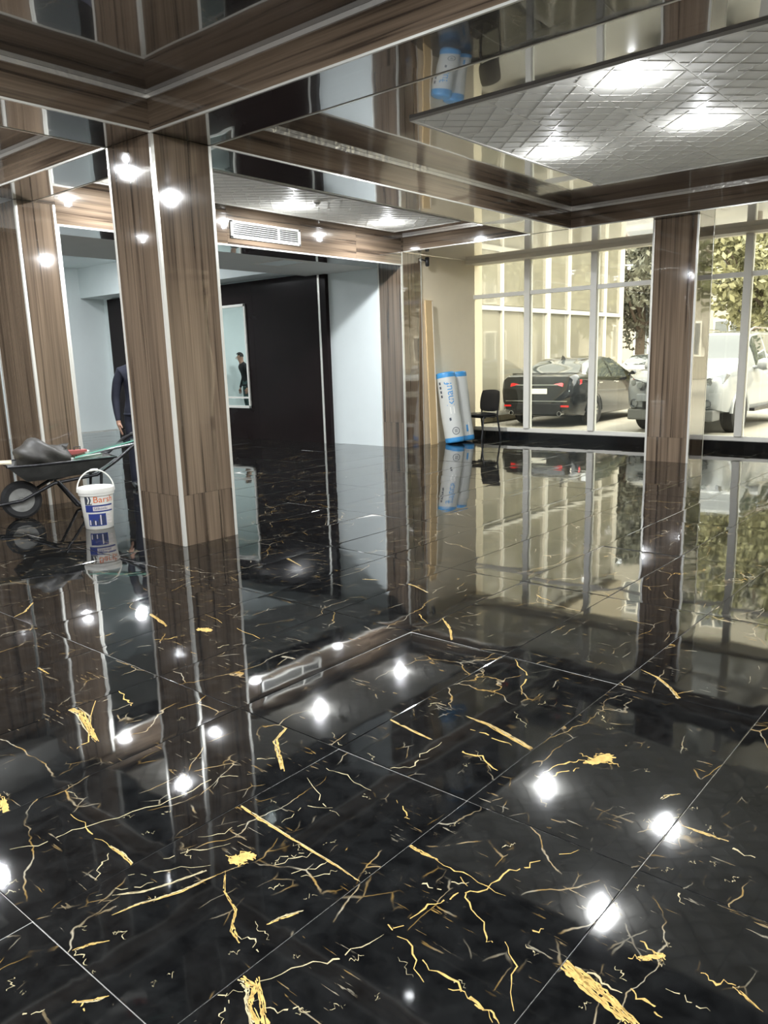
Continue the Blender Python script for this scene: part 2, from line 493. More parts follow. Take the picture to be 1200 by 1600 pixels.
# printed gold veins of the nearest tiles (pixel positions turned into floor positions)
vein_sets = {}
def vein(pts, w, mat='g', jag=0.35, sub=5, _strand=False):
    if not _strand: w = w*0.55 if isinstance(w, (int, float)) else [q*0.55 for q in w]
    """pts in photo pixels, w = list of widths in metres"""
    if not _strand and (max(w) if isinstance(w, list) else w) > 0.0085:
        W = w if isinstance(w, list) else ([w*0.4]+[w]*(len(pts)-2)+[w*0.3] if len(pts) > 2 else [w, w*0.4])
        G = [floor_pt(*q) for q in pts]
        ns = 4 if max(W) < 0.02 else 7
        for k in range(ns):
            o = (k+0.5)/ns-0.5
            Q = []
            for a in range(len(G)):
                t = (G[min(a+1, len(G)-1)]-G[max(a-1, 0)]).normalized(); nn = Vector((-t.y, t.x, 0))
                Q.append(G[a]+nn*W[a]*o*1.05+t*rng.uniform(-0.015, 0.015))
            vein(Q, [q/ns*rng.uniform(0.7, 1.7) for q in W], mat if rng.random() < 0.75 else 'p', 0.6, 7, True)
        return
    P = pts if _strand else [floor_pt(*q) for q in pts]
    fine = []; ws = []
    if isinstance(w, (int, float)): w = [w*0.4]+[w]*(len(P)-2)+[w*0.3] if len(P) > 2 else [w, w*0.4]
    for a in range(len(P)-1):
        for s in range(sub):
            t = s/sub
            fine.append(P[a].lerp(P[a+1], t)); ws.append(w[a]*(1-t)+w[a+1]*t)
    fine.append(P[-1]); ws.append(w[-1])
    n = len(fine)
    ph0, ph1, ph2 = rng.uniform(0, 6), rng.uniform(0, 6), rng.uniform(0, 6)
    L = []; R_ = []
    for k in range(n):
        t = (fine[min(k+1, n-1)]-fine[max(k-1, 0)]).normalized()
        nn = Vector((-t.y, t.x, 0))
        off = nn*(rng.gauss(0, ws[k]*0.25)+(0.0075*math.sin(k*0.9+ph0)+0.005*math.sin(k*2.3+ph1))*(0 if _strand else 1)*min(1, k*0.5, (n-1-k)*0.5))
        ws[k] *= 0.55+0.75*abs(math.sin(k*0.7+ph2))
        L.append(fine[k]+off+nn*ws[k]*(0.5+rng.uniform(-jag, jag)*0.5))
        R_.append(fine[k]+off-nn*ws[k]*(0.5+rng.uniform(-jag, jag)*0.5))
    c = fine[n//2]
    i = math.floor((c.x-GX)/TX); j = math.floor((c.y-GY)/TY)
    if (i, j) not in tiles: return
    o = tiles[(i, j)]
    cx, cy = GX+(i+0.5)*TX, GY+(j+0.5)*TY
    lim = lambda q: (max(-TX/2+0.003, min(TX/2-0.003, q.x-cx)), max(-TY/2+0.003, min(TY/2-0.003, q.y-cy)), 0.00035)
    mb = vein_sets.setdefault((i, j, mat), MB())
    for k in range(n-1):
        if rng.random() < (0.12 if not _strand else 0.06): continue
        mb.add([lim(L[k]), lim(L[k+1]), lim(R_[k+1]), lim(R_[k])], [(0,1,2,3)])
def blob(c, r, n=22, mat='g'):
    """ragged patch: a torn outline with stray strokes round it"""
    ctr = floor_pt(*c)
    i = math.floor((ctr.x-GX)/TX); j = math.floor((ctr.y-GY)/TY)
    if (i, j) not in tiles: return
    cx, cy = GX+(i+0.5)*TX, GY+(j+0.5)*TY
    mb = vein_sets.setdefault((i, j, mat), MB())
    for part in range(4):
        ox, oy = rng.uniform(-0.55, 0.55)*r[0], rng.uniform(-0.45, 0.45)*r[1]
        q0 = floor_pt(c[0]+ox, c[1]+oy)
        N = 22; ring = []
        for k in range(N):
            a = 2*math.pi*k/N; f = rng.uniform(0.35, 0.72)
            q = floor_pt(c[0]+ox+math.cos(a)*r[0]*f, c[1]+oy+math.sin(a)*r[1]*f)
            ring.append((q.x-cx, q.y-cy, 0.00035+part*0.00006))
        V = [(q0.x-cx, q0.y-cy, 0.00035+part*0.00006)]+ring
        V = [(max(-TX/2+.003, min(TX/2-.003, x)), max(-TY/2+.003, min(TY/2-.003, y)), z) for x, y, z in V]
        mb.add(V, [(0, 1+k, 1+(k+1) % N) for k in range(N) if rng.random() > 0.1])
    for k in range(n//3):
        x = c[0]+rng.uniform(-1.1, 1.1)*r[0]; y = c[1]+rng.uniform(-1.1, 1.1)*r[1]
        dx = rng.uniform(0.2, 0.5)*r[0]; dy = rng.uniform(-0.4, 0.4)*r[1]
        vein([(x-dx, y-dy), (x, y+rng.uniform(-2, 2)), (x+dx, y+dy)], 0.009, mat, 0.7, 3)

blob((384, 1341), (23, 12), 26)
vein([(375,1258),(415,1285),(480,1325),(530,1355),(562,1378)], [.016,.02,.013,.012,.008])
vein([(430,1345),(455,1336),(475,1333)], .008, 'p'); vein([(428,1352),(468,1340),(490,1332)], .007, 'p')
vein([(455,1365),(500,1352),(520,1348)], .007, 'p'); vein([(470,1370),(515,1364),(530,1360)], .006, 'p')
vein([(182,1398),(225,1393),(262,1382),(318,1362)], [.006,.014,.016,.012], 'p')
vein([(182,1427),(212,1414),(245,1405),(290,1390),(330,1371)], [.006,.014,.014,.02,.012])
vein([(150,1400),(200,1387),(250,1378)], .005, 'p'); vein([(255,1342),(300,1330),(360,1318)], .006, 'p')
vein([(200,1368),(250,1362),(330,1352)], .005, 'p'); vein([(300,1312),(350,1300),(385,1287)], .005, 'p')
vein([(172,1322),(188,1332),(208,1351)], [.012,.026,.014])
vein([(110,1272),(140,1298),(172,1323)], .006); vein([(170,1333),(160,1350),(148,1375)], .007, 'p')
vein([(352,1365),(350,1392),(368,1420),(362,1450),(372,1468)], [.008,.008,.012,.02,.012])
vein([(370,1462),(395,1470),(408,1492)], .008, 'p')
vein([(424,1441),(445,1432),(470,1425)], [.012,.022,.012])
vein([(380,1533),(394,1545),(388,1570),(400,1600)], [.04,.045,.03,.05]); vein([(402,1530),(408,1560),(415,1600)], [.02,.02,.03])
vein([(405,1533),(490,1505),(540,1494),(600,1460)], .007, 'p'); vein([(415,1575),(450,1578),(485,1581)], .009, 'p')
vein([(355,1552),(350,1580),(345,1600)], .006, 'p'); vein([(340,1555),(380,1550)], .005, 'p')
vein([(120,1484),(140,1476),(162,1472)], [.016,.014,.006]); vein([(120,1566),(145,1564),(170,1556)], [.01,.018,.01])
vein([(118,1562),(132,1580)], .012); vein([(10,1548),(18,1535),(22,1525)], .007, 'p'); vein([(35,1585),(70,1577)], .007, 'p')
vein([(876,1503),(915,1535),(950,1565),(985,1597)], [.05,.075,.07,.05]); vein([(890,1505),(935,1530),(972,1552)], .014, 'p')
vein([(985,1545),(1010,1565),(1035,1590)], .014); blob((1015, 1494), (22, 7), 12); vein([(1000,1470),(1025,1488),(1040,1500)], .012)
vein([(1040,1545),(1075,1562),(1110,1580)], .008, 'p'); vein([(1150,1545),(1185,1575)], .02)
vein([(600,1458),(665,1420),(700,1402),(745,1393),(800,1362),(830,1350),(905,1328)], .008)
vein([(638,1320),(655,1330),(680,1342)], [.014,.026,.012]); vein([(680,1342),(720,1365),(790,1400)], .007)
vein([(720,1370),(735,1410),(760,1465),(772,1475)], .007); vein([(790,1462),(800,1510),(803,1580)], .007); vein([(600,1435),(640,1480),(662,1535)], .008)
vein([(660,1500),(700,1530),(760,1575),(780,1600)], .012); vein([(700,1545),(740,1560),(770,1598)], .010)
vein([(827,1454),(850,1452)], .012); vein([(660,1380),(690,1390)], .010, 'p'); vein([(705,1378),(733,1379)], .010, 'p')
blob((940, 1187), (26, 9), 22); vein([(855,1215),(885,1205),(905,1200)], .012); vein([(850,1207),(890,1190),(915,1188)], .012)
vein([(730,1120),(765,1133),(795,1150),(830,1170)], [.012,.03,.045,.03]); vein([(735,1140),(770,1152),(800,1165)], .014)
vein([(722,1175),(750,1183),(778,1204)], [.012,.014,.006]); vein([(690,1160),(660,1180),(640,1200),(600,1203)], .008, 'p')
vein([(1002,1046),(1030,1060),(1048,1075),(1061,1092)], [.008,.026,.024,.03])
vein([(966,1063),(973,1072)], .014); vein([(690,965),(703,982),(706,1000)], [.008,.028,.016]); vein([(655,960),(670,975)], .01)
vein([(608,1124),(640,1140),(672,1155)], [.012,.02,.014]); vein([(805,1030),(822,1055),(815,1085)], .012)
vein([(445,1140),(430,1158),(436,1180),(442,1204)], [.016,.03,.026,.022]); vein([(395,1185),(430,1185)], .008, 'p')
vein([(108,1107),(125,1115),(140,1140),(150,1157)], [.04,.06,.05,.03]); vein([(122,1105),(140,1118),(138,1132)], .016, 'p')
vein([(185,1080),(200,1095),(205,1103)], .014); vein([(150,1095),(135,1160),(120,1170)], .01)
vein([(235,960),(248,968),(262,979)], [.03,.035,.02]); blob((317, 985), (14, 4), 10); vein([(240,1000),(268,997),(292,993)], .009)
vein([(320,960),(370,982),(430,1010),(470,1035)], .006); vein([(340,1012),(358,1007)], .014, 'p')
blob((6, 1258), (9, 14), 10); vein([(0,1330),(75,1315),(140,1288),(250,1258),(330,1218),(400,1208)], .006, 'p')
vein([(633,911),(650,916),(668,926)], [.02,.032,.016]); vein([(840,930),(862,940)], .012)
vein([(1070,1291),(1100,1302),(1132,1313)], [.008,.022,.012]); vein([(1145,1325),(1180,1340)], .012, 'p')
vein([(1035,1248),(1045,1242),(1060,1241)], [.018,.018,.01]); vein([(1085,1345),(1060,1395),(1072,1418)], .008, 'p')
vein([(22,964),(40,955),(51,942)], [.01,.022,.02]); vein([(448,872),(470,884)], .03); vein([(570,905),(590,906)], .03)
vein([(58,1042),(75,1052)], .02); vein([(1095,1520),(1120,1535),(1150,1540)], .01); vein([(480,1215),(500,1250),(530,1275)], .006, 'p')
vein([(510,1200),(540,1212),(580,1235)], .007, 'p'); vein([(620,1250),(635,1275),(640,1280)], .007); vein([(440,1285),(470,1262),(520,1262)], .005, 'p')
for q in range(70):
    x, y = rng.uniform(0, 1200), rng.uniform(1080, 1590)
    a = rng.choice((-0.35, -0.2, 0.7, 1.3)); ln = rng.uniform(8, 26)
    vein([(x, y), (x+ln*0.5, y+a*ln*0.5+rng.uniform(-3, 3)), (x+ln, y+a*ln)], rng.uniform(.003, .007), 'p')
for (i, j, mt), mb in vein_sets.items():
    mb.build('gold_vein' if mt == 'g' else 'pale_vein', GOLD if mt == 'g' else PALEGOLD, tiles[(i, j)])['kind'] = 'stuff'

# ================================================================== ceiling, beams
ceiling = tag(box('ceiling', GL_X, None, -9.24, ROOM_X1, ROOM_Y0, Y_WIN+0.3, Z_CEIL, Z_CEIL+0.12), 'dark high-gloss ceiling inside the coffers', 'ceiling', kind='structure')

def beam(label, axis, a0, a1, b0, b1, near=True, far=True, seam=2.9, seam0=0.0, mat_b=None):
    """axis 'X' or 'Y' is the run direction a; b is across."""
    t = tag(empty('ceiling_beam', ((a0+a1)/2, (b0+b1)/2, Z_BEAM) if axis == 'X' else ((b0+b1)/2, (a0+a1)/2, Z_BEAM)), label, 'beam', kind='structure')
    ox, oy = t.location.x, t.location.y
    def bx(name, mat, aa0, aa1, bb0, bb1, z0, z1):
        if axis == 'X': return box(name, mat, t, aa0-ox, aa1-ox, bb0-oy, bb1-oy, z0-Z_BEAM, z1-Z_BEAM)
        return box(name, mat, t, bb0-ox, bb1-ox, aa0-oy, aa1-oy, z0-Z_BEAM, z1-Z_BEAM)
    gl = GL_X if axis == 'X' else GL_Y
    wd = W_X if axis == 'X' else W_Y
    # underside sheets with fine joints
    s = a0+seam0
    cuts = [a0]
    while s < a1-0.3:
        if s > a0+0.3: cuts.append(s)
        s += seam
    cuts.append(a1)
    for c0, c1 in zip(cuts[:-1], cuts[1:]):
        bx('underside_panel', gl, c0+0.0012, c1-0.0012, b0+0.003, b1-0.003, Z_BEAM, Z_BEAM+0.012)
    for flag, bb, sg in ((near, b0, -1), (far, b1, 1)):
        if not flag: continue
        lo, hi = (bb, bb+0.012) if sg < 0 else (bb-0.012, bb)
        bx('side_panel', wd, a0, a1, lo, hi, Z_BEAM+0.002, Z_CEIL-0.030)
        lo, hi = (bb-0.004, bb+0.012) if sg < 0 else (bb-0.012, bb+0.004)
        bx('edge_trim', SILVER, a0, a1, lo, hi, Z_BEAM-0.004, Z_BEAM+0.010)
        lo, hi = (bb-0.014, bb+0.010) if sg < 0 else (bb-0.010, bb+0.014)
        bx('foil_strip', FOIL, a0, a1, lo, hi, Z_CEIL-0.030, Z_CEIL-0.001)
    return t
beam('glossy ceiling beam running from the big wood column towards the upper right', 'X', BX1, RX1, BY0, BY1, seam=3.2, seam0=3.1)
beam('glossy ceiling beam between the left wood pilaster and the big column', 'X', XW, BX0, BY0, BY1)
beam('long ceiling beam from the big wood column towards the far windows', 'Y', BY1, YB, BX0, BX1)
beam('long ceiling beam in the upper left corner above the wheelbarrow', 'Y', ROOM_Y0, BY0, BX0, BX1)
beam('ceiling beam over the right part of the hall, beyond the picture edge', 'Y', ROOM_Y0, YB, RX1, RX1+0.6)
xb = tag(empty('ceiling_beam', (BX0/2+BX1/2, BY0/2+BY1/2, Z_BEAM)), 'beam crossing above the big wood column', 'beam', kind='structure')
box('underside_panel', GL_X, xb, -(BX1-BX0)/2, (BX1-BX0)/2, -(BY1-BY0)/2, (BY1-BY0)/2, 0, 0.012)

# lowered glossy strip between the last beam and the windows
wb = tag(empty('ceiling_strip', (-1.4, 11.36, Z_BEAM)), 'lowered glossy ceiling strip along the windows with a wood fascia', 'ceiling', kind='structure')
for c0, c1 in ((XW, -6.9), (-6.9, -4.0), (-4.0, -1.1), (-1.1, 1.8), (1.8, ROOM_X1)):
    box('underside_panel', STRIPGLOSS, wb, c0+1.4+0.001, c1+1.4-0.001, YB-11.36+0.003, Y_WIN-11.36, 0, 0.012)
for c0, c1 in ((XW, BX0), (BX0, BX1), (BX1, RX1), (RX1, RX1+0.6), (RX1+0.6, ROOM_X1)):
    box('fascia_panel', W_X, wb, c0+1.4, c1+1.4, YB-11.36, YB-11.36+0.012, 0.002, Z_CEIL-0.030-Z_BEAM)
box('edge_trim', SILVER, wb, XW+1.4, ROOM_X1+1.4, YB-11.36-0.004, YB-11.36+0.012, -0.004, 0.010)
for c0, c1 in ((XW, BX0), (BX1, RX1), (RX1+0.6, ROOM_X1)):
    box('foil_strip', FOIL, wb, c0+1.4, c1+1.4, YB-11.36-0.014, YB-11.36+0.01, Z_CEIL-0.030-Z_BEAM, Z_CEIL-0.001-Z_BEAM)

# white relief ceiling tiles
def relief_tile_mesh(s):
    plate = MB()
    g = 0.0025
    plate.box(g, s-g, g, s-g, -0.012, 0.0)
    me1 = plate.mesh('ceiling_tile'); me1.materials.append(PANELW)
    rel = MB()
    L, W = s*0.42, s*0.125
    d1 = Vector((1, 1, 0)).normalized(); d2 = Vector((1, -1, 0)).normalized()
    hw, hz = 0.003, 0.0022
    k = 0
    for a in range(-3, 12):
        for b in range(-6, 8):
            c = Vector((s*0.09, s*0.09, 0))+Vector((a*W*1.42, b*W*2.84, 0))
            if a % 2: c.y += W*1.42
            for dd, nn, off in ((d1, d2, 0), (d2, d1, L*0.25)):
                p = c+dd*off
                e0 = p-dd*L*0.5; e1 = p+dd*L*0.5
                # clip to the plate
                t0, t1 = 0.0, 1.0
                ok = True
                for ax in (0, 1):
                    q0, q1 = e0[ax], e1[ax]
                    lo, hi = 0.008, s-0.008
                    if abs(q1-q0) < 1e-9: continue
                    ta, tb = (lo-q0)/(q1-q0), (hi-q0)/(q1-q0)
                    if ta > tb: ta, tb = tb, ta
                    t0, t1 = max(t0, ta), min(t1, tb)
                if t1-t0 < 0.25: continue
                f0, f1 = e0.lerp(e1, t0), e0.lerp(e1, t1)
                mid = (f0+f1)/2
                rel.obox((mid.x, mid.y, -0.012-hz*0.6), dd*((f1-f0).length/2), nn*hw, Vector((0, 0, hz)))
    me2 = rel.mesh('relief_lines'); me2.materials.append(PANELR)
    return me1, me2
def tile_field(x0, y0, nx, ny, s, edge=0.03):
    m1, m2 = relief_tile_mesh(s)
    for a in range(nx):
        for b in range(ny):
            o = link('ceiling_tile', m1, None, ceiling, (x0+a*s, y0+b*s, Z_CEIL-0.004))
            link('relief_lines', m2, None, o)['kind'] = 'stuff'
    fr = MB()
    x1, y1 = x0+nx*s, y0+ny*s
    for q in ((x0-edge, x0, y0-edge, y1+edge), (x1, x1+edge, y0-edge, y1+edge), (x0, x1, y0-edge, y0), (x0, x1, y1, y1+edge)):
        fr.box(*q, Z_CEIL-0.024, Z_CEIL-0.001)
    fr.build('tile_field_edge', PANELR, ceiling)
tile_field(-4.34, 5.55, 7, 5, 0.7)
tile_field(-8.12, 4.43, 2, 9, 0.6)
tile_field(-7.9, -3.0, 2, 9, 0.6)

# downlights
def downlight(x, y, label, z=Z_CEIL, power=None, group='round recessed downlights', r=0.085):
    t = thing('downlight', label, 'downlight', (x, y, z), group=group)
    MB().lathe([(r, -0.0165), (r*1.22, -0.020), (r*1.25, -0.014), (r*1.25, 0.0), (r, 0.0)], n=28, closed=True).build('rim', WHITEPL, t)
    MB().lathe([(0.0, -0.020), (r*0.6, -0.0195), (r, -0.016), (r, -0.002), (0.0, -0.002)], n=28).build('lens', LENS, t)
    ld = bpy.data.lights.new('downlight_lamp', 'AREA')
    ld.shape = 'DISK'; ld.size = r*1.8; ld.energy = power or DOWNLIGHT_W
    ld.color = (0.93, 0.96, 1.0)
    lo = bpy.data.objects.new('lamp', ld); col.objects.link(lo); lo.parent = t; lo.location = (0, 0, -0.024)
    pd = bpy.data.lights.new('added_ceiling_glow', 'POINT')      # added point lamp below the lens, brightens the ceiling round it
    pd.shadow_soft_size = 0.03; pd.energy = GLOW_W*(power or DOWNLIGHT_W)/DOWNLIGHT_W; pd.color = (0.95, 0.97, 1.0)
    po = bpy.data.objects.new('spill', pd); col.objects.link(po); po.parent = t; po.location = (0, 0, -0.085)
    return t
downlight(-2.58, 5.82, 'large bright downlight nearest the top of the white relief ceiling')
downlight(-2.59, 7.30, 'right-hand downlight in the white relief ceiling, in the row farther from the viewer')
downlight(-4.00, 7.31, 'left downlight in the white relief ceiling above the glossy beam')
downlight(-7.66, 9.13, 'farthest downlight in the ceiling strip before the grille wall')
downlight(-7.66, 7.28, 'downlight in front of the air grille')
downlight(-7.70, 5.00, 'downlight hidden behind the big column, before the wood fascia')
downlight(-7.40, 2.61, 'downlight in the left coffer, seen only as a reflection on the big column')
downlight(-7.40, 0.2, 'second downlight of the left coffer, out of the picture')
for (x, y) in ((-3.9, 1.9), (-2.2, 1.9), (-0.5, 1.9), (-3.9, 0.0), (-2.2, -1.2), (-0.5, -1.2)):
    downlight(x, y, 'recessed downlight above and behind the viewer, outside the picture', group='downlights outside the picture')

# ================================================================== columns
def column(label, x0, x1, y0, y1, joint, ztop=Z_BEAM, z0=0.0, faces='NSEW', trims=True):
    cx, cy = (x0+x1)/2, (y0+y1)/2
    t = thing('column', label, 'column', (cx, cy, 0))
    hx, hy = (x1-x0)/2, (y1-y0)/2
    box('core', BLACKPL, t, -hx+0.012, hx-0.012, -hy+0.012, hy-0.012, z0, ztop-0.004)
    for f in faces:
        for za, zb in ((z0, joint-0.001), (joint+0.001, ztop-0.002)):
            c = 0.011
            if f == 'S': box('panel', W_V, t, -hx+c, hx-c, -hy, -hy+0.01, za, zb)
            if f == 'N': box('panel', W_V, t, -hx+c, hx-c, hy-0.01, hy, za, zb)
            if f == 'W': box('panel', W_V, t, -hx, -hx+0.01, -hy+c, hy-c, za, zb)
            if f == 'E': box('panel', W_V, t, hx-0.01, hx, -hy+c, hy-c, za, zb)
    if trims:
        for sx in (-1, 1):
            for sy in (-1, 1):
                m = MB()
                w, e = 0.026, 0.0025
                xa, xb = (hx-w, hx+e) if sx > 0 else (-hx-e, -hx+w)
                ya, yb = (hy-w, hy+e) if sy > 0 else (-hy-e, -hy+w)
                m.box(xa, xb, ya, yb, z0, ztop-0.003, 0.003)
                m.build('corner_trim', SILVER, t)
    return t
column('big square wood-panelled column with silver corners beside the white bucket', BX0, BX1, BY0, BY1, 0.42)
column('square wood-panelled column standing before the window, hiding the white car', -4.28, -3.68, 10.50, 11.08, 0.335)
column('wood pilaster at the left picture edge behind the wheelbarrow', -9.12, XW, 4.05, 4.48, 0.42)
column('wood pilaster between the wide opening and the cream wall, under the small camera', -8.88, XW, 10.28, 10.80, 0.42)

# ================================================================== grille wall, opening, back room
wl_ = tag(empty('wall_left', (XW, 7.4, 0)), 'wood header wall with an air grille over a wide opening', 'wall', kind='structure')
ZO = 2.96
def wbx(name, mat, x0, x1, y0, y1, z0, z1):
    return box(name, mat, wl_, x0-XW, x1-XW, y0-7.4, y1-7.4, z0, z1)
cuts = [4.485, 6.76, 9.2, 10.275]
for a, b in zip(cuts[:-1], cuts[1:]):
    wbx('header_panel', W_Y, XW-0.012, XW, a+0.001, b-0.001, ZO+0.004, Z_CEIL)
wbx('header_panel', W_Y, XW-0.012, XW, 4.24, 4.484, Z_BEAM+0.001, Z_CEIL)
wbx('header_panel', W_Y, XW-0.012, XW, 10.276, YB, Z_BEAM+0.001, Z_CEIL)
wbx('header_core', GREYCEIL, XW-0.52, XW-0.014, 4.48, 10.28, ZO+0.014, Z_CEIL)
wbx('soffit_panel', GL_Y, XW-0.52, XW-0.001, 4.48, 10.28, ZO, ZO+0.012)
wbx('opening_trim', SILVER, XW-0.004, XW+0.006, 4.47, 10.285, ZO-0.006, ZO+0.014)
wbx('opening_trim', SILVER, XW-0.002, XW+0.006, 10.255, 10.285, 0, ZO)
wbx('opening_trim', SILVER, XW-0.002, XW+0.006, 4.475, 4.50, 0, ZO)
# wall left of the pilaster (towards the picture's left edge)
wl2 = tag(empty('wall_left_wood', (-9.14, 0, 0)), 'dark wood wall at the far left edge of the picture', 'wall', kind='structure')
for k in range(7):
    box('wood_panel', W_V, wl2, -0.012, 0.0, 4.04-(k+1)*1.22+0.002, 4.04-k*1.22-0.002, 0, Z_CEIL)
box('wall_core', GREYCEIL, wl2, -0.10, -0.014, ROOM_Y0, 4.05, 0, Z_CEIL+0.1)

# cream wall between pilaster and windows
cw = tag(box('wall_cream', CREAM, None, XW-0.3, XW-0.02, 10.80, Y_WIN+0.25, 0, Z_BEAM), 'cream painted wall between the wood pilaster and the windows', 'wall', kind='structure')
# closing walls out of view
tag(box('wall_right', CREAM, None, ROOM_X1, ROOM_X1+0.15, ROOM_Y0, Y_WIN+0.3, 0, Z_CEIL+0.1), 'side wall beyond the right picture edge', 'wall', kind='structure')
tag(box('wall_back', W_V, None, -9.2, ROOM_X1, ROOM_Y0-0.15, ROOM_Y0, 0, Z_CEIL+0.1), 'wood wall behind the viewer', 'wall', kind='structure')

# back room
YD = 10.25
tag(box('wall_far', WHITE, None, -17.6, -17.4, 3.0, YD+0.2, 0, 3.75), 'pale end wall of the back room', 'wall', kind='structure')
tag(box('wall_backroom_side', WHITE, None, -17.4, -9.24, 3.0, 3.15, 0, 3.75), 'pale side wall of the back room, out of view', 'wall', kind='structure')
tag(box('wall_white', WHITE, None, -17.4, XW-0.52, YD+0.02, YD+0.2, 0, 3.75), 'white wall of the back room beside the dark panelled part', 'wall', kind='structure')
tag(box('wall_bulkhead', WHITE, None, -17.4, -10.5, YD-0.55, YD+0.02, 3.03, 3.70), 'white bulkhead over the dark panelled wall', 'bulkhead', kind='structure')
tag(box('ceiling_backroom', WHITE, None, -17.4, -10.50, 3.15, YD+0.02, 3.68, 3.80), 'white ceiling of the back room', 'ceiling', kind='structure')
lc = tag(box('ceiling_lowered', GREYCEIL, None, -10.50, XW-0.52, 3.15, YD+0.02, ZO+0.004, 3.80), 'lowered grey ceiling just inside the wide opening', 'ceiling', kind='structure')
hx0, hx1, hy0, hy1 = -9.62, -8.98, 8.30, 8.75
box('access_hatch', WHITE, lc, hx0, hx1, hy0, hy1, ZO-0.004, ZO+0.004)
mfr = MB()
for q in ((hx0-.03, hx0, hy0-.03, hy1+.03), (hx1, hx1+.03, hy0-.03, hy1+.03), (hx0, hx1, hy0-.03, hy0), (hx0, hx1, hy1, hy1+.03)):
    mfr.box(*q, ZO-0.008, ZO+0.004)
mfr.build('hatch_frame', PANELR, lc)

dw = tag(empty('wall_dark_panel', (-13.5, YD, 0)), 'dark brown glossy panelled wall in the back room', 'wall', kind='structure')
pxs = [-17.12, -15.4, -13.7, -12.0, -10.215]
for a, b in zip(pxs[:-1], pxs[1:]):
    box('panel', DARKWALL, dw, a+13.5+0.001, b+13.5-0.001, -0.06, 0.02, 0.0, 3.00)
box('end_panel', DARKWALL, dw, -10.17+13.5, -10.03+13.5, -0.06, 0.02, 0.0, 3.00)
box('vertical_trim', SILVER, dw, -10.215+13.5, -10.17+13.5, -0.068, 0.02, 0.0, 2.99)
# ceiling lamps of the back room
for (x, y) in ((-14.3, 8.6), (-14.3, 7.3), (-14.3, 5.2)):
    downlight(x, y, 'bright ceiling lamp of the back room, hidden by the lowered ceiling', z=3.68, power=BACKROOM_W, group='back room ceiling lamps', r=0.12)

# mirror with white frame
mt_ = thing('wall_mirror', 'white framed mirror on the dark panelled wall', 'mirror', (-12.75, YD-0.061, 0.60))
mw, mh = 1.10, 2.0
fr = MB()
fr.box(-mw/2, -mw/2+0.05, -0.03, 0, 0, mh, 0.004); fr.box(mw/2-0.05, mw/2, -0.03, 0, 0, mh, 0.004)
fr.box(-mw/2, mw/2, -0.03, 0, 0, 0.05, 0.004); fr.box(-mw/2, mw/2, -0.03, 0, mh-0.05, mh, 0.004)
fr.build('frame', WHITEPL, mt_)
box('crossbar', WHITEPL, mt_, -mw/2+0.05, mw/2-0.05, -0.026, -0.002, 0.19, 0.225)
box('mirror_pane', MIRROR, mt_, -mw/2+0.04, mw/2-0.04, -0.012, -0.001, 0.21, mh-0.04)
box('mirror_pane', MIRROR, mt_, -mw/2+0.04, mw/2-0.04, -0.012, -0.001, 0.03, 0.205)

# air grille
ag = thing('air_grille', 'white rectangular air grille in the wood header', 'grille', (XW+0.001, 7.42, 3.055))
gy, gz = 0.61, 0.215
g = MB()
g.box(0, 0.02, -gy, -gy+0.035, 0, gz, 0.003); g.box(0, 0.02, gy-0.035, gy, 0, gz, 0.003)
g.box(0, 0.02, -gy, gy, 0, 0.028, 0.003); g.box(0, 0.02, -gy, gy, gz-0.028, gz, 0.003)
g.build('frame', WHITEPL, ag)
box('backing', BLACKPL, ag, 0.0005, 0.002, -gy+0.03, gy-0.03, 0.02, gz-0.02)
box('divider', WHITEPL, ag, 0.004, 0.018, 0.20, 0.225, 0.028, gz-0.028)
for k in range(6):
    z = 0.042+k*0.0255
    for ya, yb in ((-gy+0.036, 0.199), (0.226, gy-0.036)):
        MB().obox((0.010, (ya+yb)/2, z), (0.007, 0, -0.004), (0, (yb-ya)/2, 0), (0.0008, 0, 0.0014)).build('slat', WHITEPL, ag)

# smoke detector between the lights and security camera
sd = thing('smoke_detector', 'small round detector on the white ceiling between two downlights', 'detector', (-7.25, 7.29, Z_CEIL-0.016))
MB().lathe([(0.0, -0.045), (0.03, -0.043), (0.035, -0.03), (0.05, -0.022), (0.052, 0.0), (0.0, 0.0)], n=24).build('body', WHITEPL, sd)
MB().lathe([(0.036, -0.034), (0.040, -0.030), (0.040, -0.026), (0.036, -0.026)], n=24, closed=True).build('vent_ring', BLACKPL, sd)
sc_ = thing('security_camera', 'small dark security camera at the top of the wood pilaster', 'camera', (XW+0.005, 10.78, 3.08))
MB().lathe([(0.035, 0.0), (0.035, 0.012), (0.0, 0.012)], axis='X', n=20).build('mount', WHITEPL, sc_)
MB().tube([(0.01, 0, 0), (0.05, 0.03, -0.01), (0.06, 0.06, -0.03)], 0.010).build('arm', BLACKMET, sc_)
MB().lathe([(0.0, -0.085), (0.025, -0.083), (0.034, -0.07), (0.036, 0.05), (0.030, 0.062), (0.0, 0.064)], c=(0.07, 0.085, -0.02), axis='Z', n=20).build('housing', BLACKPL, sc_)
MB().lathe([(0.0, -0.090), (0.018, -0.089), (0.020, -0.080)], c=(0.07, 0.085, -0.02), n=16).build('lens', CARGLASS, sc_)

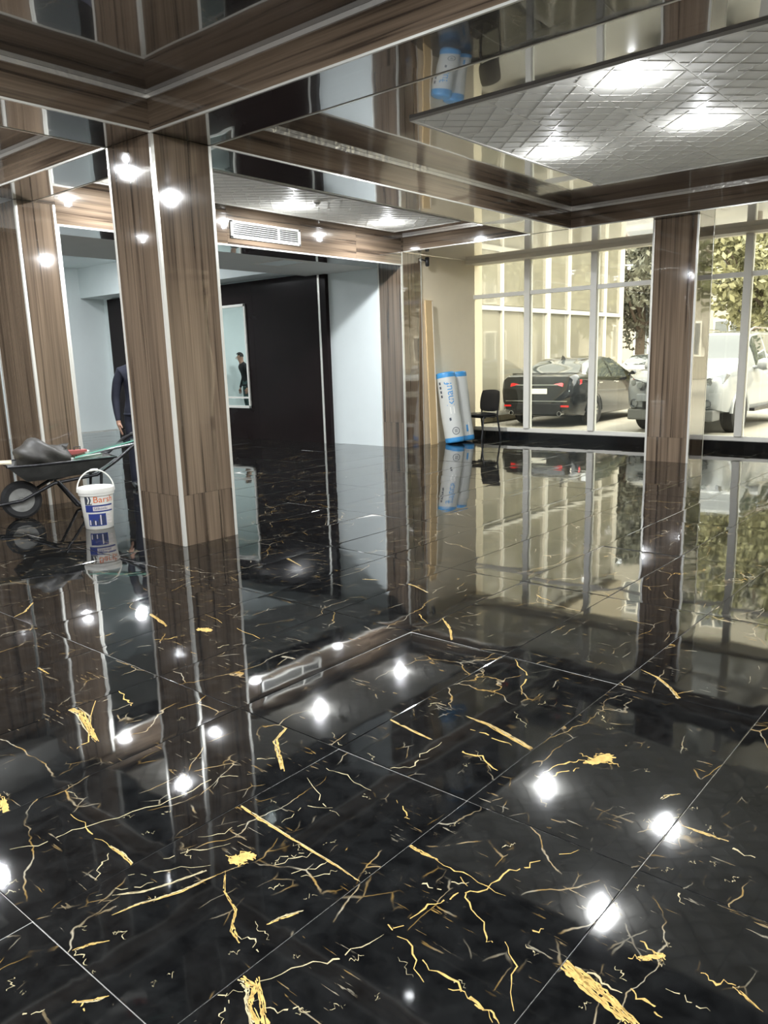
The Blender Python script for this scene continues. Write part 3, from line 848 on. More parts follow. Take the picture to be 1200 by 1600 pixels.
# ================================================================== windows
win = tag(empty('window_1', (-2.0, Y_WIN, 0)), 'tall shop window front with white mullions and a transom', 'window', kind='structure')
def wx(name, mat, x0, x1, y0, y1, z0, z1, bev=0.0):
    return box(name, mat, win, x0+2.0, x1+2.0, y0-Y_WIN, y1-Y_WIN, z0, z1, bev)
wx('sill', BLACKSTONE, XW-0.25, ROOM_X1, Y_WIN-0.10, Y_WIN+0.10, -0.002, 0.125)
ZR, ZT = 2.545, 3.10
wx('bottom_rail', FRAMEW, XW-0.25, ROOM_X1, Y_WIN-0.03, Y_WIN+0.05, 0.125, 0.19, 0.004)
mull = [-8.60, -7.25, -6.0, -4.80, -3.60, -2.40, -1.2, 0.0, 1.2, 2.4, 3.6, 4.8]
for k, x in enumerate(mull):
    wx('mullion', FRAMEW, x-0.055, x+0.055, Y_WIN-0.06, Y_WIN+0.06, 0.19, ZT, 0.005)
for a, b in zip(mull, mull[1:]+[ROOM_X1]):
    wx('transom', FRAMEW, a+0.055, b-0.055, Y_WIN-0.04, Y_WIN+0.05, ZR-0.035, ZR+0.035, 0.005)
    wx('pane', GLASS, a+0.055, b-0.055, Y_WIN-0.002, Y_WIN+0.004, 0.19, ZR-0.035)
    wx('pane', GLASS, a+0.055, b-0.055, Y_WIN-0.002, Y_WIN+0.004, ZR+0.035, ZT)
wx('header', CREAMTRIM, XW-0.3, ROOM_X1, Y_WIN-0.28, Y_WIN+0.12, ZT, Z_BEAM+0.3)
wx('end_wall', CREAM, XW-0.3, -8.64, Y_WIN-0.02, Y_WIN+0.1, 0.125, ZT)

# ================================================================== outside
PAVE = pmat('pale_paving', (0.36, 0.34, 0.29), rough=0.8, vary=0.15, vscale=1.2)
tag(box('ground_outside', PAVE, None, -40, 40, Y_WIN+0.1, 70, -0.25, -0.02), 'pale sunlit paving outside the windows', 'ground', kind='structure')
# wing of the building with its own glazed front, running away from the windows
XF = -9.8
WINGFRAME = pmat('wing_frame', (0.46, 0.45, 0.40), rough=0.5)
WINGGLASS = pmat('wing_glass', (0.20, 0.19, 0.15), rough=0.05, ior=1.5, vary=0.35, vscale=0.7, coat=1.0, coat_ior=1.6)
BEIGE = pmat('beige_render', (0.34, 0.30, 0.22), rough=0.75, vary=0.08)
wing = tag(thing('building_wing', 'beige building wing with a white mullioned glass front behind the dark car', 'building', (XF, 20, 0)))
box('wall', BEIGE, wing, -6, -0.12, -7.4, 2.0, 0, 9)
wys = [12.75, 14.6, 15.6, 17.7, 18.8, 20.9, 21.95]
for k, y in enumerate(wys):
    w = 0.075 if k in (3, 6) else 0.03
    box('mullion', WINGFRAME, wing, -0.08, 0.04, y-20-w, y-20+w, 0.2, 5.2)
for a, b in zip(wys[:-1], wys[1:]):
    for z0, z1 in ((0.25, 2.50), (2.60, 5.0)):
        box('pane', WINGGLASS, wing, -0.05, -0.03, a-20+0.03, b-20-0.03, z0, z1)
for z in (0.2, 2.53, 5.05):
    box('rail', WINGFRAME, wing, -0.07, 0.03, wys[0]-20, wys[-1]-20, z-0.05, z+0.05)
box('parapet', BEIGE, wing, -0.3, 0.25, -7.3, 2.1, 5.2, 9)
# far building closing the yard
fb = thing('far_building', 'pale far building with rows of windows across the yard', 'building', (0, 44, 0))
box('wall', pmat('far_render', (0.28, 0.265, 0.22), rough=0.8, vary=0.1, vscale=0.5), fb, -34, 30, 0, 6, 0, 16)
DARKWIN = pmat('far_window', (0.10, 0.11, 0.11), rough=0.1, vary=0.4)
for r_ in range(4):
    for c_ in range(14):
        x = -32+c_*4.4; z = 1.2+r_*3.6
        w_ = box('window', FRAMEW, fb, x, x+1.7, -0.06, 0.05, z, z+1.9)
        box('pane', DARKWIN, w_, x+0.1, x+0.8, -0.08, -0.05, z+0.1, z+1.8)
        box('pane', DARKWIN, w_, x+0.9, x+1.6, -0.08, -0.05, z+0.1, z+1.8)

# trees
LEAF = [pmat('leaf_green', (0.16, 0.175, 0.08), rough=0.6, vary=0.5, vscale=2), pmat('leaf_grey', (0.13, 0.135, 0.10), rough=0.6, vary=0.5, vscale=2), pmat('leaf_pale', (0.23, 0.23, 0.125), rough=0.6, vary=0.4, vscale=2)]
BARK = pmat('bark', (0.10, 0.08, 0.06), rough=0.9, vary=0.4, bump=0.5)
def tree(label, loc, hgt, rad, mi, n, seed):
    t = thing('tree', label, 'tree', loc, group='trees across the yard')
    rg = random.Random(seed)
    m = MB()
    m.tube([(0, 0, 0), (0.05, 0.03, hgt*0.3), (-0.05, 0.08, hgt*0.6), (0, 0, hgt*0.85)], [0.20, 0.16, 0.11, 0.04], n=10)
    for k in range(8):
        a = rg.uniform(0, 6.28); z = hgt*rg.uniform(0.3, 0.65)
        m.tube([(0, 0, z), (math.cos(a)*rad*0.4, math.sin(a)*rad*0.4, z+hgt*0.1), (math.cos(a)*rad*0.75, math.sin(a)*rad*0.75, z+hgt*0.22)], [0.07, 0.05, 0.02], n=6)
    m.build('trunk', BARK, t)
    V = []; F = []
    centres = []
    for k in range(26):
        u = Vector((rg.gauss(0, 1), rg.gauss(0, 1), rg.gauss(0, 1))).normalized()*rg.uniform(0.35, 1.0)
        centres.append((Vector((u.x*rad, u.y*rad, hgt*0.62+u.z*hgt*0.36)), rad*rg.uniform(0.25, 0.45)))
    for k in range(n):
        c, r = centres[k % len(centres)]
        u = Vector((rg.gauss(0, 1), rg.gauss(0, 1), rg.gauss(0, 1))).normalized()*r*rg.uniform(0.5, 1.05)
        p = c+u
        a = Vector((rg.gauss(0, 1), rg.gauss(0, 1), rg.gauss(0, 1))).normalized()
        b = a.cross(Vector((rg.gauss(0, 1), rg.gauss(0, 1), rg.gauss(0, 1)))).normalized()
        s = rg.uniform(0.07, 0.16)
        i0 = len(V)
        V += [p-a*s, p+b*s*0.5, p+a*s, p-b*s*0.5]
        F.append((i0, i0+1, i0+2, i0+3))
    me = bpy.data.meshes.new('foliage'); me.from_pydata([v[:] for v in V], [], F); me.update()
    link('foliage', me, LEAF[mi], t)['kind'] = 'stuff'
tree('grey-green leafy tree behind the dark parked car', (-12.2, 29.0, 0), 7.5, 2.3, 1, 9000, 1)
tree('broad grey-green tree between the dark car and the wood column', (-9.0, 31.5, 0), 9.0, 2.8, 1, 9000, 2)
tree('bright green tree above the white car', (-6.6, 25.5, 0), 7.5, 2.2, 2, 9000, 3)
tree('yellow-green tree at the right picture edge behind the white car', (-4.2, 27.5, 0), 7.0, 2.2, 0, 9000, 4)
tree('green tree beyond the right picture edge', (-0.5, 26.0, 0), 8.0, 2.6, 0, 6000, 5)
tree('leafy tree farther right, out of the picture', (4.5, 25.0, 0), 8.0, 2.6, 2, 5000, 6)

# ------------------------------------------------------------------ cars
def interp(keys, t):
    """Catmull-Rom through rows of numbers; keys sorted by first entry"""
    ks = keys
    if t <= ks[0][0]: return list(ks[0][1:])
    if t >= ks[-1][0]: return list(ks[-1][1:])
    for i in range(len(ks)-1):
        if ks[i][0] <= t <= ks[i+1][0]: break
    p1, p2 = ks[i], ks[i+1]
    u = (t-p1[0])/(p2[0]-p1[0])
    out = []
    u = u*u*(3-2*u)*0.35+u*0.65
    for c in range(1, len(p1)):
        out.append(p1[c]*(1-u)+p2[c]*u)
    return out

def car_body(t, keys, glass_side, glass_front, glass_rear, paint, L, n_st=60, dark_below=0.0):
    """keys rows: y, zb, ws(sill half width), wb(belt half width), zbelt, wr(roof edge half width), ztop ; y=0 front .. L rear"""
    ys = [L*k/n_st for k in range(n_st+1)]
    grid = []
    for y in ys:
        zb, ws, wb_, zbelt, wr, ztop = interp(keys, y)
        zm = zb+(zbelt-zb)*0.55
        pts = [(0, zb), (ws*0.8, zb), (ws*0.97, zb+0.04), (ws, zb+0.14), (wb_*1.0, zm-0.05), (wb_*1.012, zm+0.06), (wb_*0.995, zbelt-0.10), (wb_*0.97, zbelt-0.02), (wb_*0.945, zbelt)]
        hgt = max(ztop-zbelt, 0.004)
        pts += [(wb_*0.945+(wr-wb_*0.945)*0.5, zbelt+hgt*0.50), (wr, zbelt+hgt*0.88), (wr*0.90, zbelt+hgt*0.97), (wr*0.5, ztop), (0, ztop+hgt*0.012)]
        grid.append(pts)
    npn = len(grid[0])
    body, glass = MB(), MB()
    def vtx(i, k, s): return (s*grid[i][k][0], ys[i], grid[i][k][1])
    for i in range(n_st):
        for k in range(npn-1):
            ym = (ys[i]+ys[i+1])/2
            is_g = False
            if 8 <= k <= 9:
                for a, b in glass_side:
                    if a < ym < b: is_g = True
            if k >= 11:
                for a, b in (glass_front, glass_rear):
                    if a < ym < b: is_g = True
            for s in (1, -1):
                (glass if is_g else body).add([vtx(i, k, s), vtx(i, k+1, s), vtx(i+1, k+1, s), vtx(i+1, k, s)], [(0, 1, 2, 3)], True)
    for i, rev in ((0, False), (n_st, True)):
        ring = [vtx(i, k, 1) for k in range(npn)]+[vtx(i, k, -1) for k in range(npn-2, 0, -1)]
        body.add(ring, [tuple(range(len(ring)))])
    body.build('body', paint, t)
    glass.build('windows', CARGLASS, t)

TYRE = RUBBER
RIM = pmat('alloy_rim', (0.62, 0.62, 0.60), rough=0.25, metal=0.9)
REDL = pmat('red_lamp', (0.55, 0.012, 0.012), rough=0.1, coat=1.0)
CLEARL = pmat('clear_lamp', (0.16, 0.17, 0.18), rough=0.06, metal=0.5, vary=0.3, vscale=20, coat=1.0)
def wheel(t, x, y, r, w):
    e = MB()
    e.lathe([(r*0.62, -w/2), (r*0.93, -w/2), (r, -w/2+0.03), (r, w/2-0.03), (r*0.93, w/2), (r*0.62, w/2)], axis='X', n=36, closed=True)
    o = e.build('wheel', TYRE, t, (x, y, r))
    m = MB()
    m.lathe([(r*0.63, -w*0.40), (r*0.58, -w*0.42), (r*0.58, w*0.42), (r*0.63, w*0.40)], axis='X', n=36, closed=True)
    s = 1 if x > 0 else -1
    m.lathe([(r*0.14, -0.02), (r*0.14, 0.02), (0.0, 0.03)], axis='X', n=14, c=(s*w*0.36, 0, 0))
    for k in range(10):
        a = 2*math.pi*k/10
        m.obox((s*w*0.36, math.cos(a)*r*0.36, math.sin(a)*r*0.36), (0.012, 0, 0), (0, math.cos(a)*r*0.25, math.sin(a)*r*0.25), (0, -math.sin(a)*r*0.035, math.cos(a)*r*0.035))
    m.build('rim', RIM, o)
    box('brake_disc', BLACKMET, o, -0.03, 0.03, -r*0.3, r*0.3, -r*0.3, r*0.3)
def arch(t, x, y, r, mat):
    m = MB()
    for s0 in (0,):
        pts = [(x, y+math.cos(a)*r, r*0.86+math.sin(a)*r) for a in [math.pi*k/14 for k in range(15)]]
        m.tube(pts, 0.035, n=8)
    m.build('wheel_arch', mat, t)

def sedan(label, loc, rz, color, metal=0.3, group=None):
    paint = pmat('car_paint_'+str(len(MATS)), color, rough=0.22, metal=metal, coat=1.0, coat_ior=1.6, vary=0.05)
    t = thing('car', label, 'car', loc, rz)
    L = 4.62
    # y = 0 is the nose, y = L the tail
    keys = [(0.00, 0.30, 0.62, 0.62, 0.62, 0.50, 0.63), (0.12, 0.22, 0.78, 0.76, 0.72, 0.66, 0.74), (0.6, 0.19, 0.86, 0.87, 0.84, 0.78, 0.87),
            (1.25, 0.18, 0.88, 0.90, 0.93, 0.82, 0.97), (1.55, 0.18, 0.88, 0.90, 0.96, 0.80, 1.08), (2.15, 0.18, 0.88, 0.90, 0.98, 0.62, 1.42),
            (2.6, 0.18, 0.88, 0.90, 0.99, 0.60, 1.455), (3.2, 0.18, 0.88, 0.90, 1.01, 0.60, 1.42), (3.55, 0.18, 0.87, 0.90, 1.03, 0.62, 1.31),
            (4.02, 0.19, 0.86, 0.89, 1.05, 0.74, 1.115), (4.40, 0.23, 0.84, 0.87, 1.05, 0.76, 1.095), (4.54, 0.30, 0.80, 0.84, 1.00, 0.72, 1.06), (4.62, 0.34, 0.74, 0.78, 0.78, 0.66, 0.80)]
    car_body(t, keys, ((1.85, 2.62), (2.72, 3.55)), (1.60, 2.12), (3.40, 3.98), paint, L)
    for x in (-0.80, 0.80):
        for y in (0.93, 3.62):
            wheel(t, x, y, 0.325, 0.21); arch(t, x*1.09, y, 0.36, BLACKPL)
    # tail
    for s in (-1, 1):
        m = MB()
        m.add([(s*0.40, 4.595, 0.90), (s*0.62, 4.575, 0.94), (s*0.80, 4.50, 0.97), (s*0.885, 4.28, 0.985), (s*0.89, 4.30, 0.90), (s*0.83, 4.53, 0.83), (s*0.60, 4.61, 0.85),
               (s*0.40, 4.545, 0.90), (s*0.62, 4.525, 0.94), (s*0.76, 4.46, 0.97), (s*0.84, 4.26, 0.985), (s*0.85, 4.28, 0.90), (s*0.79, 4.49, 0.83), (s*0.60, 4.56, 0.85)],
              [(0,1,2,5,6), (2,3,4,5), (0,7,8,1), (1,8,9,2), (2,9,10,3), (3,10,11,4), (4,11,12,5), (5,12,13,6), (6,13,7,0)])
        m.build('tail_light', REDL, t)
        box('reflector', REDL, t, s*0.62-0.13, s*0.62+0.13, 4.60, 4.635, 0.43, 0.47, 0.005)
        MB().lathe([(0.045, 4.45), (0.05, 4.66), (0.040, 4.66), (0.038, 4.50)], axis='Y', c=(s*0.56, 0, 0.30), n=18).build('exhaust', CHROME, t)
        mm = MB(); mm.lathe([(0.0, -0.05), (0.07, -0.045), (0.09, 0.0), (0.07, 0.05), (0.0, 0.055)], axis='Y', c=(s*0.98, 1.75, 1.02), n=14)
        mm.tube([(s*0.86, 1.75, 1.0), (s*0.95, 1.75, 1.01)], 0.02); mm.build('mirror', paint, t)
        box('door_handle', CHROME, t, s*0.905-0.012, s*0.905+0.012, 2.42, 2.60, 0.87, 0.895, 0.004)
        box('door_handle', CHROME, t, s*0.905-0.012, s*0.905+0.012, 3.30, 3.48, 0.88, 0.905, 0.004)
        m = MB(); m.add([(s*0.45, 0.06, 0.66), (s*0.76, 0.20, 0.72), (s*0.80, 0.55, 0.80), (s*0.78, 0.35, 0.66), (s*0.5, 0.08, 0.58)], [(0,1,2,3,4)]); m.build('headlight', CLEARL, t)
    box('number_plate', WHITEPL, t, -0.26, 0.26, 4.612, 4.63, 0.70, 0.81, 0.003)
    box('chrome_strip', CHROME, t, -0.5, 0.5, 4.585, 4.60, 0.875, 0.895)
    box('bumper_insert', BLACKPL, t, -0.58, 0.58, 4.58, 4.64, 0.28, 0.50, 0.01)
    box('bumper_crease', CHROME, t, -0.72, 0.72, 4.605, 4.632, 0.545, 0.56)
    m = MB(); m.add([(-0.012, 3.25, 1.42), (0.012, 3.25, 1.42), (0.012, 3.43, 1.37), (-0.012, 3.43, 1.37), (0, 3.40, 1.49)], [(0,1,4), (1,2,4), (2,3,4), (3,0,4)]); m.build('antenna', BLACKPL, t)
    m = MB(); m.tube([(-0.73, 4.0, 1.10), (-0.7, 4.35, 1.115), (0.7, 4.35, 1.115), (0.73, 4.0, 1.10)], 0.012); m.build('trunk_seam', paint, t)
    return t

def suv(label, loc, rz, color):
    paint = pmat('suv_paint', color, rough=0.25, coat=1.0, vary=0.02)
    t = thing('car', label, 'car', loc, rz)
    L = 4.78
    keys = [(0.00, 0.50, 0.72, 0.74, 0.92, 0.62, 0.96), (0.10, 0.42, 0.84, 0.85, 1.02, 0.74, 1.07), (0.45, 0.36, 0.92, 0.93, 1.10, 0.80, 1.16),
            (1.20, 0.34, 0.93, 0.945, 1.14, 0.84, 1.22), (1.45, 0.34, 0.93, 0.945, 1.16, 0.82, 1.30), (2.05, 0.34, 0.93, 0.945, 1.18, 0.70, 1.82),
            (2.6, 0.34, 0.93, 0.945, 1.18, 0.69, 1.865), (3.9, 0.34, 0.93, 0.945, 1.18, 0.69, 1.86), (4.45, 0.36, 0.92, 0.94, 1.18, 0.70, 1.80), (4.70, 0.42, 0.88, 0.92, 1.16, 0.76, 1.45), (4.78, 0.48, 0.84, 0.88, 1.02, 0.80, 1.06)]
    car_body(t, keys, ((1.80, 2.55), (2.65, 3.45), (3.55, 4.35)), (1.50, 2.00), (4.48, 4.68), paint, L)
    for x in (-0.82, 0.82):
        for y in (0.98, 3.75):
            wheel(t, x, y, 0.385, 0.25); arch(t, x*1.125, y, 0.43, paint)
    for s in (-1, 1):
        m = MB()
        m.add([(s*0.42, -0.015, 0.93), (s*0.70, 0.02, 1.02), (s*0.90, 0.28, 1.09), (s*0.92, 0.42, 1.06), (s*0.88, 0.20, 0.92), (s*0.70, 0.02, 0.80), (s*0.48, -0.015, 0.80),
               (s*0.42, 0.10, 0.93), (s*0.66, 0.12, 1.02), (s*0.84, 0.34, 1.09), (s*0.86, 0.46, 1.06), (s*0.80, 0.30, 0.92), (s*0.66, 0.14, 0.80), (s*0.48, 0.10, 0.80)],
              [(0,1,5,6), (1,2,4,5), (2,3,4), (0,7,8,1), (1,8,9,2), (2,9,10,3), (3,10,11,4), (4,11,12,5), (5,12,13,6), (6,13,7,0)])
        hl = m.build('headlight', CLEARL, t)
        for k, (hx, hz) in enumerate(((0.56, 0.90), (0.70, 0.94))):
            MB().lathe([(0.055, -0.03), (0.05, 0.0), (0.0, -0.01)], axis='Y', c=(s*hx, -0.005 if k == 0 else 0.03, hz), n=16).build('projector', RIM, hl)
        MB().lathe([(0.085, 0.05), (0.085, -0.03), (0.065, -0.035), (0.055, 0.0), (0.0, 0.0)], axis='Y', c=(s*0.68, 0.02, 0.56), n=20).build('fog_light', CLEARL, t)
        m = MB(); m.lathe([(0.0, -0.10), (0.085, -0.09), (0.115, 0.0), (0.10, 0.08), (0.0, 0.09)], axis='X', c=(s*1.10, 1.62, 1.22), n=18)
        m.tube([(s*0.90, 1.66, 1.16), (s*1.06, 1.63, 1.18)], 0.035); m.build('mirror', paint, t)
        box('running_board', BLACKMET, t, s*0.97-0.07, s*0.97+0.07, 1.45, 3.3, 0.36, 0.42, 0.01)
        MB().tube([(s*0.62, 2.2, 1.86), (s*0.64, 2.4, 1.92), (s*0.64, 4.0, 1.92), (s*0.63, 4.25, 1.86)], 0.02).build('roof_rail', CHROME, t)
        box('door_handle', CHROME, t, s*0.955-0.015, s*0.955+0.015, 2.38, 2.55, 1.02, 1.05, 0.004)
        m = MB(); m.box(s*0.90-0.05, s*0.90+0.05, 4.58, 4.76, 1.10, 1.50, 0.01); m.build('tail_light', REDL, t)
    box('grille', BLACKPL, t, -0.40, 0.40, -0.03, 0.05, 0.74, 1.00, 0.01)
    for k in range(5):
        x = -0.30+k*0.15
        box('grille_bar', CHROME, t, x-0.02, x+0.02, -0.045, -0.02, 0.75, 0.99, 0.004)
    MB().tube([(-0.42, -0.035, 0.73), (-0.40, -0.04, 1.01), (0.40, -0.04, 1.01), (0.42, -0.035, 0.73), (-0.42, -0.035, 0.73)], 0.016).build('grille_frame', CHROME, t)
    box('lower_intake', BLACKPL, t, -0.50, 0.50, -0.035, 0.04, 0.46, 0.62, 0.01)
    box('skid_plate', pmat('grey_plastic', (0.16, 0.16, 0.15), rough=0.6), t, -0.80, 0.80, -0.02, 0.35, 0.26, 0.46, 0.03)
    box('number_plate', WHITEPL, t, -0.26, 0.26, -0.055, -0.04, 0.62, 0.73, 0.003)
    box('bumper_bar', paint, t, -0.62, 0.62, -0.05, 0.02, 0.60, 0.74, 0.02)
    return t
# sedan parked tail first towards the glass: local +y is the tail, so turn it round
sedan('dark sedan parked outside with its tail and red lamps towards the window', (-8.55, 19.3, -0.02), math.pi+RAD(2), (0.006, 0.007, 0.009))
suv('large white car parked nose towards the window behind the wood column', (-5.38, 14.25, -0.02), RAD(-2), (0.27, 0.285, 0.295))
sedan('white car far off between the dark sedan and the wood column', (-10.2, 23.4, -0.02), RAD(5), (0.45, 0.45, 0.44), 0.0)
sedan('red car far off beside the white one, partly behind the building wing', (-13.2, 25.8, -0.02), RAD(8), (0.30, 0.03, 0.025), 0.0)

# ================================================================== chair by the window
ch = thing('chair', 'black padded visitor chair with steel legs standing by the window', 'chair', (-7.93, 11.96, 0), RAD(-14))
SEATM = pmat('black_vinyl', (0.016, 0.016, 0.017), rough=0.3, bump=0.1, bscale=120)
def cushion(w, d, th, bow=0.0, n=10):
    bm = bmesh.new()
    bmesh.ops.create_grid(bm, x_segments=n, y_segments=n, size=0.5)
    m = MB()
    V = []; F = []
    for layer in (0, 1):
        for i in range(n+1):
            for j in range(n+1):
                u, v = i/n*2-1, j/n*2-1
                k = 1-0.14*(u*u*v*v)
                e = (1-abs(u)**5)*(1-abs(v)**5)
                z = (th/2*(0.25+0.75*e))*(1 if layer else -1)+bow*u*u
                V.append((u*w/2*k, v*d/2*k, z))
    q = (n+1)*(n+1)
    for i in range(n):
        for j in range(n):
            a = i*(n+1)+j
            F.append((a, a+1, a+n+2, a+n+1)); F.append((q+a, q+a+n+1, q+a+n+2, q+a+1))
    for i in range(n):
        for a, b in ((i*(n+1), (i+1)*(n+1)), (i*(n+1)+n, (i+1)*(n+1)+n), (i, i+1), (n*(n+1)+i, n*(n+1)+i+1)):
            F.append((a, b, q+b, q+a))
    bm.free()
    m.add(V, F, True)
    return m
cushion(0.50, 0.46, 0.065).build('seat', SEATM, ch, (0, -0.02, 0.455))
cushion(0.50, 0.40, 0.05, 0.035).build('backrest', SEATM, ch, (0, 0.225, 0.69), (RAD(80), 0, 0))
box('seat_shell', BLACKPL, ch, -0.21, 0.21, -0.22, 0.18, 0.415, 0.43, 0.004)
for s in (-1, 1):
    MB().tube([(s*0.225, -0.22, 0.012), (s*0.215, -0.16, 0.425), (s*0.215, 0.16, 0.425)], 0.016).build('leg', BLACKMET, ch)
    MB().tube([(s*0.23, 0.24, 0.012), (s*0.215, 0.17, 0.42), (s*0.205, 0.205, 0.62), (s*0.20, 0.225, 0.74)], 0.016).build('leg', BLACKMET, ch)
    for yy in (-0.22, 0.24):
        MB().lathe([(0.018, 0.0), (0.018, 0.03), (0.0, 0.03)], c=(s*0.226, yy, 0), n=12).build('foot_cap', BLACKPL, ch)
MB().tube([(-0.215, 0.10, 0.405), (0.215, 0.10, 0.405)], 0.011).build('crossbar', BLACKMET, ch)
MB().tube([(-0.215, -0.12, 0.405), (0.215, -0.12, 0.405)], 0.011).build('crossbar', BLACKMET, ch)

# ================================================================== text helper
def text_verts(s, size):
    cu = bpy.data.curves.new('lettering', 'FONT'); cu.body = s; cu.size = size; cu.resolution_u = 3
    ob = bpy.data.objects.new('lettering', cu); col.objects.link(ob)
    dg = bpy.context.evaluated_depsgraph_get()
    me = bpy.data.meshes.new_from_object(ob.evaluated_get(dg))
    v = [Vector(q.co) for q in me.vertices]; f = [tuple(p.vertices) for p in me.polygons]
    bpy.data.objects.remove(ob, do_unlink=True); bpy.data.curves.remove(cu); bpy.data.meshes.remove(me)
    return v, f

# ================================================================== insulation rolls and cream board
WRAP = pmat('roll_wrap', (0.56, 0.57, 0.53), rough=0.35, vary=0.06, bump=0.25, bscale=9)
BLUEW = pmat('blue_wrap', (0.05, 0.27, 0.56), rough=0.35, vary=0.2, bump=0.3, bscale=12)
INK = pmat('dark_print', (0.05, 0.06, 0.08), rough=0.5)
def roll(label, base, top, r, show):
    b = Vector(base); tp = Vector(top)
    t = thing('insulation_roll', label, 'insulation', base, group='insulation rolls leaning at the cream wall')
    ax = (tp-b); L = ax.length
    q = Vector((0, 0, 1)).rotation_difference(ax.normalized())
    t.rotation_mode = 'QUATERNION'; t.rotation_quaternion = q
    def rr(a, z): return r*(1+0.03*math.sin(2*a+1)+0.02*math.sin(3*a+z*5)+0.012*math.sin(9*z+a))
    def shell(z0, z1, grow=0.0, nz=12, n=40):
        m = MB(); V = []; F = []
        for i in range(nz+1):
            z = z0+(z1-z0)*i/nz
            e = 1.0
            if z < 0.04: e = 0.86+0.14*math.sqrt(max(0, 1-((0.04-z)/0.04)**2))
            if z > L-0.04: e = 0.86+0.14*math.sqrt(max(0, 1-((z-L+0.04)/0.04)**2))
            for k in range(n):
                a = 2*math.pi*k/n
                V.append(((rr(a, z)*e+grow)*math.cos(a), (rr(a, z)*e+grow)*math.sin(a), z))
        for i in range(nz):
            for k in range(n):
                F.append((i*n+k, i*n+(k+1) % n, (i+1)*n+(k+1) % n, (i+1)*n+k))
        F.append(tuple(range(n-1, -1, -1))); F.append(tuple(nz*n+k for k in range(n)))
        m.add(V, F, True); return m
    shell(0.085, L-0.085).build('wrap', WRAP, t)
    shell(0.0, 0.09, 0.001).build('blue_end', BLUEW, t)
    shell(L-0.09, L, 0.001).build('blue_end', BLUEW, t)
    # print on the side that faces the hall
    a0 = math.atan2(-b.y, -b.x)
    def on(u, z, g=0.002):
        a = a0+u/r
        rad = rr(a, z)+g
        return (rad*math.cos(a), rad*math.sin(a), z)
    if show:
        v, f = text_verts('knauf', 0.19)
        w = max(q_.x for q_ in v)
        MB().add([on(0.085-q_.y, L-0.17-w+q_.x, 0.003) for q_ in v], f).build('lettering', BLUEW, t)
        for k in range(4):
            m = MB()
            z = L-0.16-k*0.075
            m.add([on(-0.15, z), on(-0.11, z), on(-0.11, z-0.045), on(-0.15, z-0.045)], [(0, 1, 2, 3)]); m.build('printed_mark', INK, t)
        for rad in (0.065,):
            m = MB()
            n = 28
            V = [on(0.05+math.cos(2*math.pi*k/n)*q_, 0.20+math.sin(2*math.pi*k/n)*q_) for q_ in (rad, rad*0.84) for k in range(n)]
            m.add(V, [(k, (k+1) % n, n+(k+1) % n, n+k) for k in range(n)]); m.build('printed_ring', INK, t)
        for k in range(3):
            m = MB(); z = 0.185+k*0.02
            m.add([on(0.025, z), on(0.075, z), on(0.075, z-0.009), on(0.025, z-0.009)], [(0, 1, 2, 3)]); m.build('printed_mark', INK, t)
        m = MB(); m.add([on(0.0, 0.62), on(0.075, 0.62), on(0.075, 0.50), on(0.0, 0.50)], [(0, 1, 2, 3)]); m.build('printed_panel', WHITEPL, t)
        m = MB(); m.add([on(-0.04, 0.43), on(-0.005, 0.44), on(0.0, 0.39), on(-0.035, 0.38)], [(0, 1, 2, 3)]); m.build('printed_mark', INK, t)
    else:
        m = MB(); m.add([on(0.02, 0.32), on(0.11, 0.32), on(0.11, 0.11), on(0.02, 0.11)], [(0, 1, 2, 3)]); m.build('printed_panel', WHITEPL, t)
        m = MB(); m.add([on(0.055, 0.28, .003), on(0.085, 0.28, .003), on(0.085, 0.16, .003), on(0.055, 0.16, .003)], [(0, 1, 2, 3)]); m.build('printed_mark', BLUEW, t)
    return t
roll('grey and blue wrapped insulation roll with large blue lettering, leaning at the cream wall', (-7.99, 11.19, 0.014), (-8.185, 11.19, 1.22), 0.165, True)
roll('second wrapped insulation roll with blue ends, standing behind the lettered one beside the chair', (-8.02, 11.54, 0.014), (-8.185, 11.53, 1.22), 0.165, False)
BOARD = pmat('tan_board', (0.60, 0.43, 0.22), rough=0.6, vary=0.08)
cb = thing('board', 'tall narrow tan board leaning at the cream wall beside the pilaster', 'board', (-8.27, 10.915, 0.0))
MB().obox((0, 0, 1.215), (0.012, 0, 0.0004), (0, 0.105, 0), (-0.040, 0, 1.215)).build('sheet', BOARD, cb)
MB().obox((0.0135, 0.085, 1.215), (0.0015, 0, 0), (0, 0.012, 0), (-0.040, 0, 1.205)).build('edge_strip', CREAMTRIM, cb)

# ================================================================== wheelbarrow and its load
BW = Vector((-7.86, 3.52, 0.0)); U = Vector((0.30, 0.954, 0)).normalized()
wbw = thing('wheelbarrow', 'dark wheelbarrow loaded with rubble bag and offcuts beside the white bucket', 'wheelbarrow', BW, math.atan2(U.y, U.x))
# local x runs from the wheel to the handles
R_W = 0.19
def L3(*a): return a
MB().lathe([(0.12, -0.035), (0.165, -0.04), (R_W, -0.022), (R_W, 0.022), (0.165, 0.04), (0.12, 0.035)], axis='Y', n=36, closed=True, c=(0, 0, R_W)).build('tyre', RUBBER, wbw)
hub = MB().lathe([(0.122, -0.030), (0.10, -0.018), (0.04, -0.012), (0.025, -0.05), (0.0, -0.05)], axis='Y', n=30, c=(0, 0, R_W))
hub.lathe([(0.0, 0.05), (0.025, 0.05), (0.04, 0.012), (0.10, 0.018), (0.122, 0.030)], axis='Y', n=30, c=(0, 0, R_W))
hub.build('wheel_disc', pmat('worn_grey_metal', (0.26, 0.26, 0.24), rough=0.5, vary=0.4, vscale=14), wbw)
MB().tube([(0, -0.10, R_W), (0, 0.10, R_W)], 0.011).build('axle', DIRTY, wbw)
